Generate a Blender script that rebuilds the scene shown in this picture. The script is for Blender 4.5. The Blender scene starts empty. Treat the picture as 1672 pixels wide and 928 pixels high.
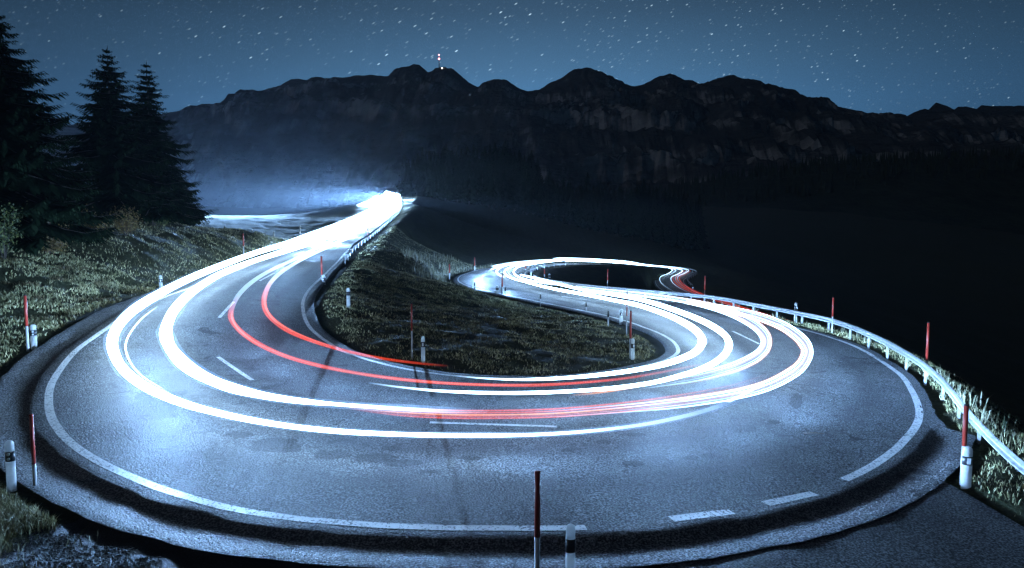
import bpy, math, random
import numpy as np
from mathutils import Vector, Matrix, Euler
from mathutils.noise import noise as pnoise, fractal, turbulence

random.seed(7); RNG = np.random.default_rng(7)
SC = bpy.context.scene
COL = SC.collection

# ------------------------------------------------------------ camera
F = 1672 * 24 / 36.0                  # focal length in photograph pixels
CAMZ = 4.9
PITCH = math.atan(88 / F)
cam_data = bpy.data.cameras.new("camera"); cam = bpy.data.objects.new("camera", cam_data)
COL.objects.link(cam); SC.camera = cam
cam_data.lens = 24; cam_data.sensor_width = 36
cam_data.clip_start = 0.1; cam_data.clip_end = 20000
cam.location = (0, 0, CAMZ)
cam.rotation_euler = (math.pi / 2 - PITCH, 0, 0)

# ------------------------------------------------------------ world: clear night sky with short star streaks
W = bpy.data.worlds.new("World"); SC.world = W; W.use_nodes = True
nt = W.node_tree; nt.nodes.clear()
def N(t, tree=None, **kw):
    n = (tree or nt).nodes.new(t)
    for k, v in kw.items(): setattr(n, k, v)
    return n
def lk(a, b, tree=None): (tree or nt).links.new(a, b)
def mathn(op, a, b=None, tree=None, c=None, clamp=False):
    n = N('ShaderNodeMath', tree, operation=op); n.use_clamp = clamp
    for i, v in enumerate((a, b, c)):
        if v is None: continue
        if isinstance(v, (int, float)): n.inputs[i].default_value = v
        else: lk(v, n.inputs[i], tree)
    return n.outputs[0]
tc = N('ShaderNodeTexCoord'); sep = N('ShaderNodeSeparateXYZ'); lk(tc.outputs['Generated'], sep.inputs[0])
X, Y, Z = sep.outputs
elev = mathn('MAXIMUM', Z, 0.0)
ramp = N('ShaderNodeValToRGB'); lk(elev, ramp.inputs[0])
cr = ramp.color_ramp
cr.elements[0].position = 0.0; cr.elements[0].color = (0.090, 0.270, 0.560, 1)
cr.elements[1].position = 1.0; cr.elements[1].color = (0.010, 0.020, 0.042, 1)
for p, c in ((0.17, (0.090, 0.255, 0.500, 1)), (0.225, (0.074, 0.190, 0.350, 1)), (0.295, (0.045, 0.104, 0.185, 1)), (0.38, (0.024, 0.050, 0.094, 1)), (0.60, (0.016, 0.032, 0.062, 1))):
    e = cr.elements.new(p); e.color = c
# the sky glow stands over the range and thins out to both sides
az = mathn('ARCTAN2', X, Y)
az2 = mathn('SUBTRACT', az, 0.03)
g = mathn('MULTIPLY', az2, az2)
g = mathn('MULTIPLY', g, -4.0)
g = mathn('EXPONENT', g, None)
g = mathn('MULTIPLY_ADD', g, 0.80, c=0.20)
skyc = N('ShaderNodeVectorMath', operation='SCALE'); lk(ramp.outputs[0], skyc.inputs[0]); lk(g, skyc.inputs['Scale'])
# stars: streaks tilted as the sky turned during the exposure
def stars(scale, radius, keep, gain, off):
    mp = N('ShaderNodeMapping'); mp.vector_type = 'POINT'
    lk(tc.outputs['Generated'], mp.inputs['Vector'])
    mp.inputs['Rotation'].default_value = (0.0, math.radians(30), 0.0)
    mp.inputs['Location'].default_value = off
    sc_ = N('ShaderNodeVectorMath', operation='MULTIPLY'); lk(mp.outputs[0], sc_.inputs[0])
    sc_.inputs[1].default_value = (scale * 0.26, scale, scale)
    v = N('ShaderNodeTexVoronoi', feature='F1'); v.inputs['Scale'].default_value = 1.0
    lk(sc_.outputs[0], v.inputs['Vector'])
    cs = N('ShaderNodeSeparateColor'); lk(v.outputs['Color'], cs.inputs[0])
    core = mathn('SUBTRACT', radius, v.outputs['Distance'])
    core = mathn('DIVIDE', core, radius * 0.7, clamp=True)
    k = mathn('GREATER_THAN', cs.outputs[0], 1 - keep)
    b = mathn('POWER', cs.outputs[1], 2.5)
    b = mathn('MULTIPLY_ADD', b, 0.85, c=0.15)
    o = mathn('MULTIPLY', core, k); o = mathn('MULTIPLY', o, b)
    return mathn('MULTIPLY', o, gain)
s1 = stars(112, 0.095, 0.85, 1.9, (3.1, 0.4, 1.7))
s2 = stars(230, 0.20, 0.9, .8, (0.3, 2.4, 5.1))
s3 = stars(76, 0.066, 0.45, 3.0, (7.3, 1.4, 2.2))
st = mathn('ADD', mathn('ADD', s1, s2), s3)
up = mathn('GREATER_THAN', Z, 0.0); st = mathn('MULTIPLY', st, up)
st = mathn('MULTIPLY', st, g)
starc = N('ShaderNodeVectorMath', operation='SCALE'); starc.inputs[0].default_value = (0.62, 0.86, 1.0); lk(st, starc.inputs['Scale'])
addn = N('ShaderNodeVectorMath', operation='ADD'); lk(skyc.outputs[0], addn.inputs[0]); lk(starc.outputs[0], addn.inputs[1])
bg = N('ShaderNodeBackground'); lk(addn.outputs[0], bg.inputs[0]); bg.inputs[1].default_value = 1.0
wo = N('ShaderNodeOutputWorld'); lk(bg.outputs[0], wo.inputs[0])
W.cycles.sampling_method = 'MANUAL'; W.cycles.sample_map_resolution = 256

# ------------------------------------------------------------ moonlight, exposure, sampling
moon_d = bpy.data.lights.new("moon", 'SUN'); moon = bpy.data.objects.new("moon", moon_d); COL.objects.link(moon)
moon_d.energy = 0.2; moon_d.angle = math.radians(0.5); moon_d.color = (0.85, 0.9, 1.0)
moon.rotation_euler = (math.radians(66), 0, math.radians(-72))
SC.view_settings.view_transform = 'Standard'; SC.view_settings.look = 'None'
SC.view_settings.exposure = 0.0; SC.view_settings.gamma = 1.0
SC.render.engine = 'CYCLES'
cy = SC.cycles
cy.use_denoising = True
try: cy.denoiser = 'OPENIMAGEDENOISE'
except Exception: pass
cy.max_bounces = 5; cy.diffuse_bounces = 3; cy.glossy_bounces = 2; cy.transparent_max_bounces = 48
cy.volume_bounces = 0; cy.sample_clamp_indirect = 4.0; cy.use_light_tree = True
cy.caustics_reflective = False; cy.caustics_refractive = False

# ------------------------------------------------------------ geometry of the place seen from the tripod
cp, sp = math.cos(PITCH), math.sin(PITCH)
def ray(px, py):
    x = (px - 836) / F; v = (464 - py) / F
    d = np.array([x, cp + v * sp, -sp + v * cp])
    return d / d[1]                    # per metre of Y
def P(px, py, z):
    d = ray(px, py); t = (z - CAMZ) / d[2]
    return np.array([d[0] * t, t, z])
def PD(px, py, Y_):
    d = ray(px, py)
    return np.array([d[0] * Y_, Y_, CAMZ + d[2] * Y_])

def catmull(pts, subs):
    """Catmull-Rom through pts; subs = segments per span (list or int)."""
    pts = np.asarray(pts, float); n = len(pts); out = []
    e = np.vstack([2 * pts[0] - pts[1], pts, 2 * pts[-1] - pts[-2]])
    for i in range(n - 1):
        p0, p1, p2, p3 = e[i:i + 4]; k = subs if isinstance(subs, int) else subs[i]
        for j in range(k):
            t = j / k
            out.append(0.5 * (2 * p1 + (p2 - p0) * t + (2 * p0 - 5 * p1 + 4 * p2 - p3) * t * t + (3 * p1 - p0 - 3 * p2 + p3) * t ** 3))
    out.append(pts[-1]); return np.array(out)

# road edges, right-hand side (A) and left-hand side (B) of the way down from the crest
ST = [((-66, 335, 20.0), (-59, 338, 20.0)), ((-54.5, 290, 19.2), (-47.2, 291, 19.2)), ((-47.6, 250, 16.2), (-40.6, 251, 16.2)),
      ((-40.7, 210, 12.7), (-34.4, 211, 12.7)), ((-35.2, 170, 9.2), (-29, 171, 9.2)), ((-31.2, 130, 6.1), (-24.6, 131, 6.1)),
      ((-27.7, 98, 4.0), (-20.9, 99, 4.0)), ((-24.9, 76, 2.8), (-18.3, 77, 2.8)), ((-22.4, 60, 2.1), (-15.6, 61, 2.1)),
      ((-20.7, 50, 1.75), (-14.05, 51.5, 1.68))]
PXP = [((323, 466, 1.5), (506, 471, 1.2)), ((270, 485, 1.35), (495, 490, .95)), ((220, 507, 1.2), (494, 505, .75)),
       ((170, 540, .9), (498, 522, .55)), ((125, 573, .5), (507, 537, .35)), ((90, 618, .2), (523, 551, .2)),
       ((81, 655, 0), (553, 571, .1)), ((92, 694, -.05), (585, 583, 0)), ((140, 740, -.15), (622, 594, -.05)),
       ((250, 792, -.25), (665, 603, -.1)), ((390, 832, -.33), (715, 611, -.15)), ((560, 853, -.37), (770, 616, -.2)),
       ((700, 860, -.4), (830, 618, -.25)), ((860, 862, -.43), (890, 618, -.3)), ((990, 859, -.47), (950, 614, -.35)),
       ((1140, 843, -.55), (1010, 606, -.42)), ((1290, 813, -.65), (1060, 596, -.5)), ((1400, 773, -.8), (1093, 586, -.6)),
       ((1470, 725, -.9), (1107, 576, -.7)), ((1500, 675, -1), (1107, 568, -.78)), ((1478, 622, -1), (1100, 558, -.85)),
       ((1450, 598, -1), (1088, 550, -.88)), ((1410, 573, -.95), (1074, 543, -.9)), ((1370, 556, -.92), (1053, 535, -.92)),
       ((1320, 541, -.9), (1031, 527, -.95)), ((1260, 527, -.9), (1000, 518, -1)), ((1190, 510, -.9), (965, 510, -1.05)),
       ((1126, 498, -.98), (935, 504, -1.1)), ((1060, 490, -1.02), (900, 497, -1.1)), ((1000, 484, -1.05), (866, 490, -1.15)),
       ((940, 477, -1.1), (825, 481.5, -1.2)), ((900, 471, -1.15), (795, 475, -1.25)), ((870, 464, -1.25), (766, 468, -1.3)),
       ((858, 456, -1.35), (749, 459, -1.5)), ((856, 449, -1.5), (752, 451, -1.6)), ((862, 442, -1.7), (771, 444, -1.8)),
       ((882, 437.5, -1.95), (800, 438, -2.0))]
for a, b in PXP: ST.append((P(*a), P(*b)))
CEN = [(8.5, 141, -2.1), (18, 157, -2.9), (29, 177, -4.3), (38.4, 197, -5.9), (44, 209, -6.8), (49, 213.5, -7.4), (51.5, 208, -7.9), (47.6, 196, -8.2),
       (42.4, 183, -8.4), (40, 170, -9.1), (40.4, 160, -10), (42, 150, -10.7), (45, 138, -11.6), (48, 126, -12.3), (52, 113, -13)]
cenp = [np.mean([np.array(ST[-1][0]), np.array(ST[-1][1])], axis=0)] + [np.array(c, float) for c in CEN]
for i in range(1, len(cenp)):
    t = cenp[min(i + 1, len(cenp) - 1)] - cenp[i - 1]; t[2] = 0; t /= np.linalg.norm(t)
    rt = np.array([t[1], -t[0], 0])
    hw = 3.7
    ST.append((cenp[i] + rt * hw, cenp[i] - rt * hw))
A0 = np.array([s[0] for s in ST], float); B0 = np.array([s[1] for s in ST], float)
subs = []
for i in range(len(A0) - 1):
    L = max(np.linalg.norm(A0[i + 1] - A0[i]), np.linalg.norm(B0[i + 1] - B0[i])); yy = max(A0[i][1], 8)
    step = 0.35 + 0.012 * max(0, yy - 20)
    subs.append(max(2, int(L / step)))
A = catmull(A0, subs); B = catmull(B0, subs)
C = (A + B) / 2; NS = len(A)
T = np.gradient(C, axis=0); T[:, 2] = 0; T /= np.linalg.norm(T, axis=1)[:, None]
TA = np.gradient(A, axis=0); TA[:, 2] = 0; TA /= np.maximum(np.linalg.norm(TA, axis=1), 1e-6)[:, None]
RA = np.stack([TA[:, 1], -TA[:, 0], 0 * TA[:, 0]], 1)         # outward at edge A
TB = np.gradient(B, axis=0); TB[:, 2] = 0; TB /= np.maximum(np.linalg.norm(TB, axis=1), 1e-6)[:, None]
RB = np.stack([-TB[:, 1], TB[:, 0], 0 * TB[:, 0]], 1)         # outward at edge B
stn = np.cumsum([0] + subs)                                     # dense index of each station
SLEN = np.concatenate([[0], np.cumsum(np.linalg.norm(np.diff(C, axis=0), axis=1))])
def smooth(a, b, x):
    t = np.clip((np.asarray(x, float) - a) / (b - a), 0, 1); return t * t * (3 - 2 * t)
K_GUT_END = stn[28] + int(0.45 * subs[28])                   # beside the drain
idx = np.arange(NS)
GW = smooth(stn[8], stn[11], idx) * (1 - smooth(K_GUT_END, K_GUT_END + 3, idx))
PROF_O = np.array([0, .15, .40, .47, .56, .68, .85, 1.05, 1.25, 1.42, 1.52])
PROF_Z = np.array([0, 0, -.005, -.022, -.060, -.084, -.078, -.052, -.024, -.005, -.008])

# ------------------------------------------------------------ helpers for objects
def link(o, parent=None):
    COL.objects.link(o)
    if parent is not None: o.parent = parent
    return o
def mesh_obj(name, verts, faces, mats, parent=None, smooth_=False, mat_idx=None):
    me = bpy.data.meshes.new(name)
    if isinstance(verts, np.ndarray): verts = verts.tolist()
    if isinstance(faces, np.ndarray): faces = faces.tolist()
    me.from_pydata(verts, [], faces); me.update()
    for m in (mats if isinstance(mats, (list, tuple)) else [mats]): me.materials.append(m)
    if smooth_: me.polygons.foreach_set('use_smooth', [True] * len(me.polygons))
    if mat_idx is not None: me.polygons.foreach_set('material_index', mat_idx)
    return link(bpy.data.objects.new(name, me), parent)
def empty(name, loc, rz=0.0):
    o = bpy.data.objects.new(name, None); o.location = loc; o.rotation_euler = (0, 0, rz)
    o.empty_display_size = 0.3
    return link(o)
def tag(o, label=None, cat=None, group=None, kind=None):
    if label: o['label'] = label
    if cat: o['category'] = cat
    if group: o['group'] = group
    if kind: o['kind'] = kind
    return o
def copy_tree(o, parent=None):
    c = o.copy(); COL.objects.link(c); c.parent = parent
    for ch in o.children: copy_tree(ch, c)
    return c
class MB:
    def __init__(s): s.v = []; s.f = []; s.m = []
    def add(s, vs, fs, m=0):
        b = len(s.v); s.v += [tuple(map(float, v)) for v in vs]; s.f += [tuple(i + b for i in f) for f in fs]; s.m += [m] * len(fs)
    def box(s, c, size, rz=0, m=0, bev=0.0):
        hx, hy, hz = size[0] / 2, size[1] / 2, size[2] / 2; cs, sn = math.cos(rz), math.sin(rz)
        vs = []
        for z in (-hz, hz):
            for x, y in ((-hx, -hy), (hx, -hy), (hx, hy), (-hx, hy)):
                vs.append((c[0] + x * cs - y * sn, c[1] + x * sn + y * cs, c[2] + z))
        s.add(vs, [(3, 2, 1, 0), (4, 5, 6, 7), (0, 1, 5, 4), (1, 2, 6, 5), (2, 3, 7, 6), (3, 0, 4, 7)], m)
    def tube(s, pts, rad, n=8, m=0, cap=True):
        pts = [Vector(p) for p in pts]; r = rad if hasattr(rad, '__len__') else [rad] * len(pts)
        vs = []; fs = []
        for i, p in enumerate(pts):
            t = (pts[min(i + 1, len(pts) - 1)] - pts[max(i - 1, 0)]).normalized()
            ref = Vector((0, 0, 1)) if abs(t.z) < 0.9 else Vector((1, 0, 0))
            u = t.cross(ref).normalized(); w = u.cross(t)
            for k in range(n):
                a = 2 * math.pi * k / n; vs.append(p + (u * math.cos(a) + w * math.sin(a)) * r[i])
        for i in range(len(pts) - 1):
            for k in range(n):
                a = i * n + k; b = i * n + (k + 1) % n; fs.append((a, b, b + n, a + n))
        if cap:
            fs.append(tuple(range(n - 1, -1, -1))); fs.append(tuple((len(pts) - 1) * n + k for k in range(n)))
        s.add(vs, fs, m)
    def lathe(s, prof, n=16, m=0, sy=1.0, c=(0, 0, 0)):
        vs = []; fs = []
        for r, z in prof:
            for k in range(n):
                a = 2 * math.pi * k / n; vs.append((c[0] + r * math.cos(a), c[1] + r * sy * math.sin(a), c[2] + z))
        for i in range(len(prof) - 1):
            for k in range(n):
                a = i * n + k; b = i * n + (k + 1) % n; fs.append((a, b, b + n, a + n))
        fs.append(tuple(range(n - 1, -1, -1))); fs.append(tuple((len(prof) - 1) * n + k for k in range(n)))
        s.add(vs, fs, m)
    def build(s, name, mats, parent=None, sm=False):
        return mesh_obj(name, s.v, s.f, mats, parent, sm, s.m)

# ------------------------------------------------------------ materials
def mat(name, base=(.5, .5, .5), rough=.6, metal=0.0, spec=0.5):
    m = bpy.data.materials.new(name); m.use_nodes = True
    b = m.node_tree.nodes['Principled BSDF']
    b.inputs['Base Color'].default_value = (*base, 1); b.inputs['Roughness'].default_value = rough
    b.inputs['Metallic'].default_value = metal; b.inputs['Specular IOR Level'].default_value = spec
    return m, m.node_tree, b
def noise_n(t, vec, scale, detail=4, rough=.55, dist=0.0):
    n = N('ShaderNodeTexNoise', t); n.inputs['Scale'].default_value = scale; n.inputs['Detail'].default_value = detail
    n.inputs['Roughness'].default_value = rough; n.inputs['Distortion'].default_value = dist
    lk(vec, n.inputs['Vector'], t); return n.outputs['Fac']
def ramp_n(t, fac, stops):
    r = N('ShaderNodeValToRGB', t); lk(fac, r.inputs[0], t); e = r.color_ramp.elements
    e[0].position = stops[0][0]; e[0].color = (*stops[0][1], 1); e[1].position = stops[-1][0]; e[1].color = (*stops[-1][1], 1)
    for p, c in stops[1:-1]: k = e.new(p); k.color = (*c, 1)
    return r.outputs[0]
def bump_n(t, b, h, strength, dist, prev=None):
    n = N('ShaderNodeBump', t); n.inputs['Strength'].default_value = strength; n.inputs['Distance'].default_value = dist
    lk(h, n.inputs['Height'], t)
    if prev is not None: lk(prev, n.inputs['Normal'], t)
    lk(n.outputs[0], b.inputs['Normal'], t); return n.outputs[0]
def mixc(t, fac, a, b, mode='MIX'):
    n = N('ShaderNodeMix', t, data_type='RGBA', blend_type=mode)
    for i, v in ((0, fac), (6, a), (7, b)):
        if isinstance(v, (int, float)): n.inputs[i].default_value = v
        elif isinstance(v, tuple): n.inputs[i].default_value = (*v, 1)
        else: lk(v, n.inputs[i], t)
    return n.outputs[2]
def world_vec(t):
    g = N('ShaderNodeNewGeometry', t); return g.outputs['Position']

def asphalt(name, base, grain_bump, patches=True):
    m, t, b = mat(name, base, .62, 0, .22)
    v = world_vec(t)
    fine = noise_n(t, v, 26, 1, .5); mid = noise_n(t, v, 3.2, 5, .6); big = noise_n(t, v, .45, 4, .6, .6)
    c1 = ramp_n(t, fine, [(.36, tuple(x * .25 for x in base)), (.5, base), (.64, tuple(x * 3.2 for x in base))])
    c2 = mixc(t, 1.0, c1, ramp_n(t, mid, [(.25, (.72, .72, .74)), (.75, (1.2, 1.2, 1.2))]), 'MULTIPLY')
    c3 = mixc(t, 1.0, c2, ramp_n(t, big, [(.35, (.82, .82, .84)), (.65, (1.15, 1.15, 1.12))]), 'MULTIPLY')
    lk(c3, b.inputs['Base Color'], t)
    rr = N('ShaderNodeMapRange', t); rr.inputs[3].default_value = .62; rr.inputs[4].default_value = .85; lk(mid, rr.inputs[0], t)
    lk(rr.outputs[0], b.inputs['Roughness'], t)
    h1 = bump_n(t, b, mid, .35, .02)
    bump_n(t, b, fine, grain_bump, .02, h1)
    return m, t, b, c3
M_ROAD, rt_, rb_, rc_ = asphalt('asphalt', (.090, .094, .098), 1.0)
M_DRIVE, *_ = asphalt('driveway asphalt', (.062, .065, .068), 1.0)
# worn patches and repairs in the road: blotches where the surface has broken out
v_ = world_vec(rt_)
pn = noise_n(rt_, v_, 1.1, 6, .62, 1.4)
pm = noise_n(rt_, v_, .16, 2, .5)
pf = mathn('MULTIPLY', mathn('SUBTRACT', pn, .57, rt_), 16.0, rt_, clamp=True)
pf = mathn('MULTIPLY', pf, mathn('MULTIPLY', mathn('SUBTRACT', pm, .45, rt_), 9.0, rt_, clamp=True), rt_)
pf = mathn('MULTIPLY', pf, .8, rt_)
rc_ = mixc(rt_, pf, rc_, (.022, .023, .026))
# darker, polished wheel tracks and thin sealed cracks
la = N('ShaderNodeAttribute', rt_); la.attribute_name = 'across'; uu = la.outputs['Fac']
trk = None
for c_ in (.16, .34, .60, .80):
    d_ = mathn('SUBTRACT', uu, c_, rt_); e_ = mathn('EXPONENT', mathn('MULTIPLY', mathn('MULTIPLY', d_, d_, rt_), -520.0, rt_), None, rt_)
    trk = e_ if trk is None else mathn('ADD', trk, e_, rt_)
rc_ = mixc(rt_, mathn('MULTIPLY', trk, .38, rt_), rc_, (.034, .035, .038))
cn = noise_n(rt_, v_, .42, 5, .6, .5); cl = mathn('ABSOLUTE', mathn('SUBTRACT', cn, .5, rt_), None, rt_)
cm_ = mathn('MULTIPLY', mathn('SUBTRACT', noise_n(rt_, v_, .25, 1, .5), .50, rt_), 12.0, rt_, clamp=True)
cf = mathn('MULTIPLY', mathn('SUBTRACT', 1.0, mathn('DIVIDE', cl, .0028, rt_, clamp=True), rt_), cm_, rt_)
rc_ = mixc(rt_, mathn('MULTIPLY', cf, .85, rt_), rc_, (.008, .008, .009))
lk(rc_, rb_.inputs['Base Color'], rt_)

def paint(name, base, wear=.5):
    m, t, b = mat(name, base, .5, 0, .5)
    v = world_vec(t); f = noise_n(t, v, 17, 3, .7); f2 = noise_n(t, v, 1.6, 3, .5)
    s = mathn('ADD', f, mathn('MULTIPLY', f2, .25, t), t)
    c = ramp_n(t, s, [(.47 + .1 * wear, (.09, .095, .1)), (.53 + .1 * wear, base), (.9, tuple(min(.85, x * 1.1) for x in base))])
    lk(c, b.inputs['Base Color'], t); bump_n(t, b, f, .5, .01)
    return m
M_PAINT = paint('road paint', (.78, .79, .79))

def soil_mat():
    m, t, b = mat('turf soil', (.05, .05, .03), .95, 0, .2)
    v = world_vec(t); f = noise_n(t, v, 9, 6, .7); g_ = noise_n(t, v, .7, 4, .6)
    c = ramp_n(t, f, [(.3, (.014, .015, .008)), (.5, (.032, .036, .016)), (.62, (.055, .058, .028)), (.75, (.09, .085, .045))])
    c = mixc(t, 1.0, c, ramp_n(t, g_, [(.3, (.65, .6, .55)), (.7, (1.2, 1.25, 1.1))]), 'MULTIPLY')
    lk(c, b.inputs['Base Color'], t); h = bump_n(t, b, g_, .5, .25); bump_n(t, b, f, .9, .08, h)
    return m
M_SOIL = soil_mat()
def gravel_mat():
    m, t, b = mat('dark gravel', (.03, .03, .03), .8, 0, .4)
    v = world_vec(t); f = noise_n(t, v, 30, 5, .75)
    c = ramp_n(t, f, [(.40, (.004, .004, .005)), (.55, (.018, .019, .020)), (.68, (.10, .10, .10))])
    lk(c, b.inputs['Base Color'], t); bump_n(t, b, f, 1.0, .04); return m
M_GRAVEL = gravel_mat()
def blade_mat(name, c0, c1, c2):
    m, t, b = mat(name, c1, .55, 0, .3)
    gi = N('ShaderNodeNewGeometry', t); rn = gi.outputs['Random Per Island']
    c_ = ramp_n(t, rn, [(0, c0), (.55, c1), (1, c2)])
    if 'grass' in name:
        c_ = mixc(t, 1.0, c_, ramp_n(t, noise_n(t, world_vec(t), .55, 4, .65, .4), [(.32, (.35, .26, .22)), (.46, (.75, .75, .7)), (.62, (1.25, 1.2, 1.1))]), 'MULTIPLY')
    lk(c_, b.inputs['Base Color'], t)
    if 'needles' in name: b.inputs['Specular IOR Level'].default_value = 0.0; b.inputs['Roughness'].default_value = 1.0
    return m
M_BLADE = blade_mat('grass blades', (.085, .088, .040), (.24, .225, .11), (.50, .45, .27))
M_DRY = blade_mat('dry stalks', (.12, .11, .06), (.22, .21, .13), (.34, .32, .22))
M_RED, t_, b_ = mat('red pole paint', (.30, .030, .018), .45)
M_GREY, t_, b_ = mat('weathered aluminium', (.34, .34, .34), .55, .0)
M_WHITE, t_, b_ = mat('white plastic', (.74, .76, .76), .42)
lk(ramp_n(t_, noise_n(t_, world_vec(t_), 14, 5, .7), [(.3, (.5, .5, .48)), (.6, (.76, .78, .78))]), b_.inputs['Base Color'], t_)
tl_ = N('ShaderNodeBsdfTranslucent', t_); tl_.inputs[0].default_value = (.8, .82, .82, 1); mx_ = N('ShaderNodeMixShader', t_); mx_.inputs[0].default_value = .6
lk(b_.outputs[0], mx_.inputs[1], t_); lk(tl_.outputs[0], mx_.inputs[2], t_); lk(mx_.outputs[0], [n for n in t_.nodes if n.type == 'OUTPUT_MATERIAL'][0].inputs[0], t_)
M_BLACK, t_, b_ = mat('black plastic', (.012, .012, .014), .4)
M_REFL, t_, b_ = mat('reflector', (.72, .74, .76), .18, .3)
def galv():
    m, t, b = mat('galvanised steel', (.50, .52, .54), .45, .25)
    v = world_vec(t); f = noise_n(t, v, 5, 5, .65); q = noise_n(t, v, 60, 2, .6)
    lk(ramp_n(t, f, [(.3, (.17, .175, .18)), (.6, (.34, .35, .36))]), b.inputs['Base Color'], t)
    rr = N('ShaderNodeMapRange', t); rr.inputs[3].default_value = .4; rr.inputs[4].default_value = .65; lk(f, rr.inputs[0], t); lk(rr.outputs[0], b.inputs['Roughness'], t)
    return m
M_GALV = galv()
M_IRON, t_, b_ = mat('cast iron', (.035, .033, .032), .55, .6)
M_BARK, t_, b_ = mat('bark', (.045, .035, .027), .9)
M_NEEDLE = blade_mat('spruce needles', (.006, .011, .006), (.010, .018, .009), (.016, .026, .013))
M_LEAF = blade_mat('bush leaves', (.06, .05, .018), (.10, .055, .022), (.20, .14, .035))
M_WOOD, t_, b_ = mat('grey timber', (.16, .14, .12), .85)

# ------------------------------------------------------------ the road
road_cols = []; road_hard = []
cols = []
for o, z in list(zip(PROF_O, PROF_Z))[::-1]:
    zz = z * GW
    oo = np.where(GW > .02, o, min(o, .55 if o > .4 else o) + 0.0 * GW)
    # beside the guardrail the asphalt just runs out to a flat shoulder
    oo = np.where(GW > .02, o, o * np.where(idx > stn[28], .30 + .3 * (1 - smooth(K_GUT_END, K_GUT_END + 9, idx)), .62))
    rough_ = np.array([pnoise(Vector((p[0] * 1.7, p[1] * 1.7, 4))) + .6 * pnoise(Vector((p[0] * 5, p[1] * 5, 9))) for p in A]) * (A[:, 1] < 60)
    oo = oo + rough_ * (.07 if o > 1.3 else .035 if o > .3 else 0); zz = zz + rough_ * (.018 if o > .4 else 0)
    cols.append(A + RA * oo[:, None] + np.stack([0 * zz, 0 * zz, zz], 1))
NIN = 28
for k in range(1, NIN):
    u = k / NIN; crown = .05 * math.sin(math.pi * u)
    cols.append(A * (1 - u) + B * u + np.array([0, 0, crown]))
cols.append(B.copy())
for o, z in ((.25, -.005), (.5, -.01), (.62, -.08)):
    cols.append(B + RB * o + np.array([0, 0, z]))
RV = np.stack(cols, 1)                           # NS x NC x 3
NC = RV.shape[1]
# small settling of the surface
for i in range(NS):
    for k in range(NC):
        p = RV[i, k]
        if p[1] < 70: RV[i, k, 2] += .012 * pnoise(Vector((p[0] * .9, p[1] * .9, 0))) + .006 * pnoise(Vector((p[0] * 3, p[1] * 3, 5)))
def grid_faces(n, m):
    i, j = np.meshgrid(np.arange(n - 1), np.arange(m - 1), indexing='ij'); a = (i * m + j).ravel()
    return np.stack([a, a + 1, a + m + 1, a + m], 1)
_rd = None
road = tag(mesh_obj('road', RV.reshape(-1, 3), grid_faces(NS, NC), M_ROAD, smooth_=True), 'grey asphalt road sweeping round the hairpin bend', kind='structure')
ua = road.data.attributes.new('across', 'FLOAT', 'POINT')
nA = len(PROF_O); uc = np.concatenate([-np.linspace(.12, 0, nA), np.arange(1, NIN) / NIN, [1.0], [1.03, 1.05, 1.07]])
ua.data.foreach_set('value', np.tile(uc, NS).astype(np.float32))
# driveway joining the outside of the bend
go_ = np.array([A[i] + RA[i] * 1.50 + np.array([0, 0, -.035]) for i in range(stn[23], stn[28] + 2)])
go_ = go_[np.concatenate([[True], np.diff(np.maximum.accumulate(go_[:, 0])) > 1e-4])]
dxs = np.arange(2.4, 9.96, .21); dvs = [0, .1, .25, .5, .9, 1.5, 2.3, 3.4, 5, 7]
DV = []
for x in dxs:
    y0 = np.interp(x, go_[:, 0], go_[:, 1]); z0 = np.interp(x, go_[:, 0], go_[:, 2])
    for dv in dvs:
        bx = x + (.07 * pnoise(Vector((dv * 2.1, 3, 1))) + .02 * dv if x > 9.85 else 0)
        DV.append((bx, y0 - dv, z0 - .004 + .022 * min(1, dv / .25) - .012 * dv + .012 * pnoise(Vector((x * 1.3, dv * 1.3, 2)))))
DV = np.array(DV)
driveway = tag(mesh_obj('driveway', DV, grid_faces(len(dxs), len(dvs)), M_DRIVE, smooth_=True), 'dark asphalt driveway joining the outside of the bend', kind='structure')

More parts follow.
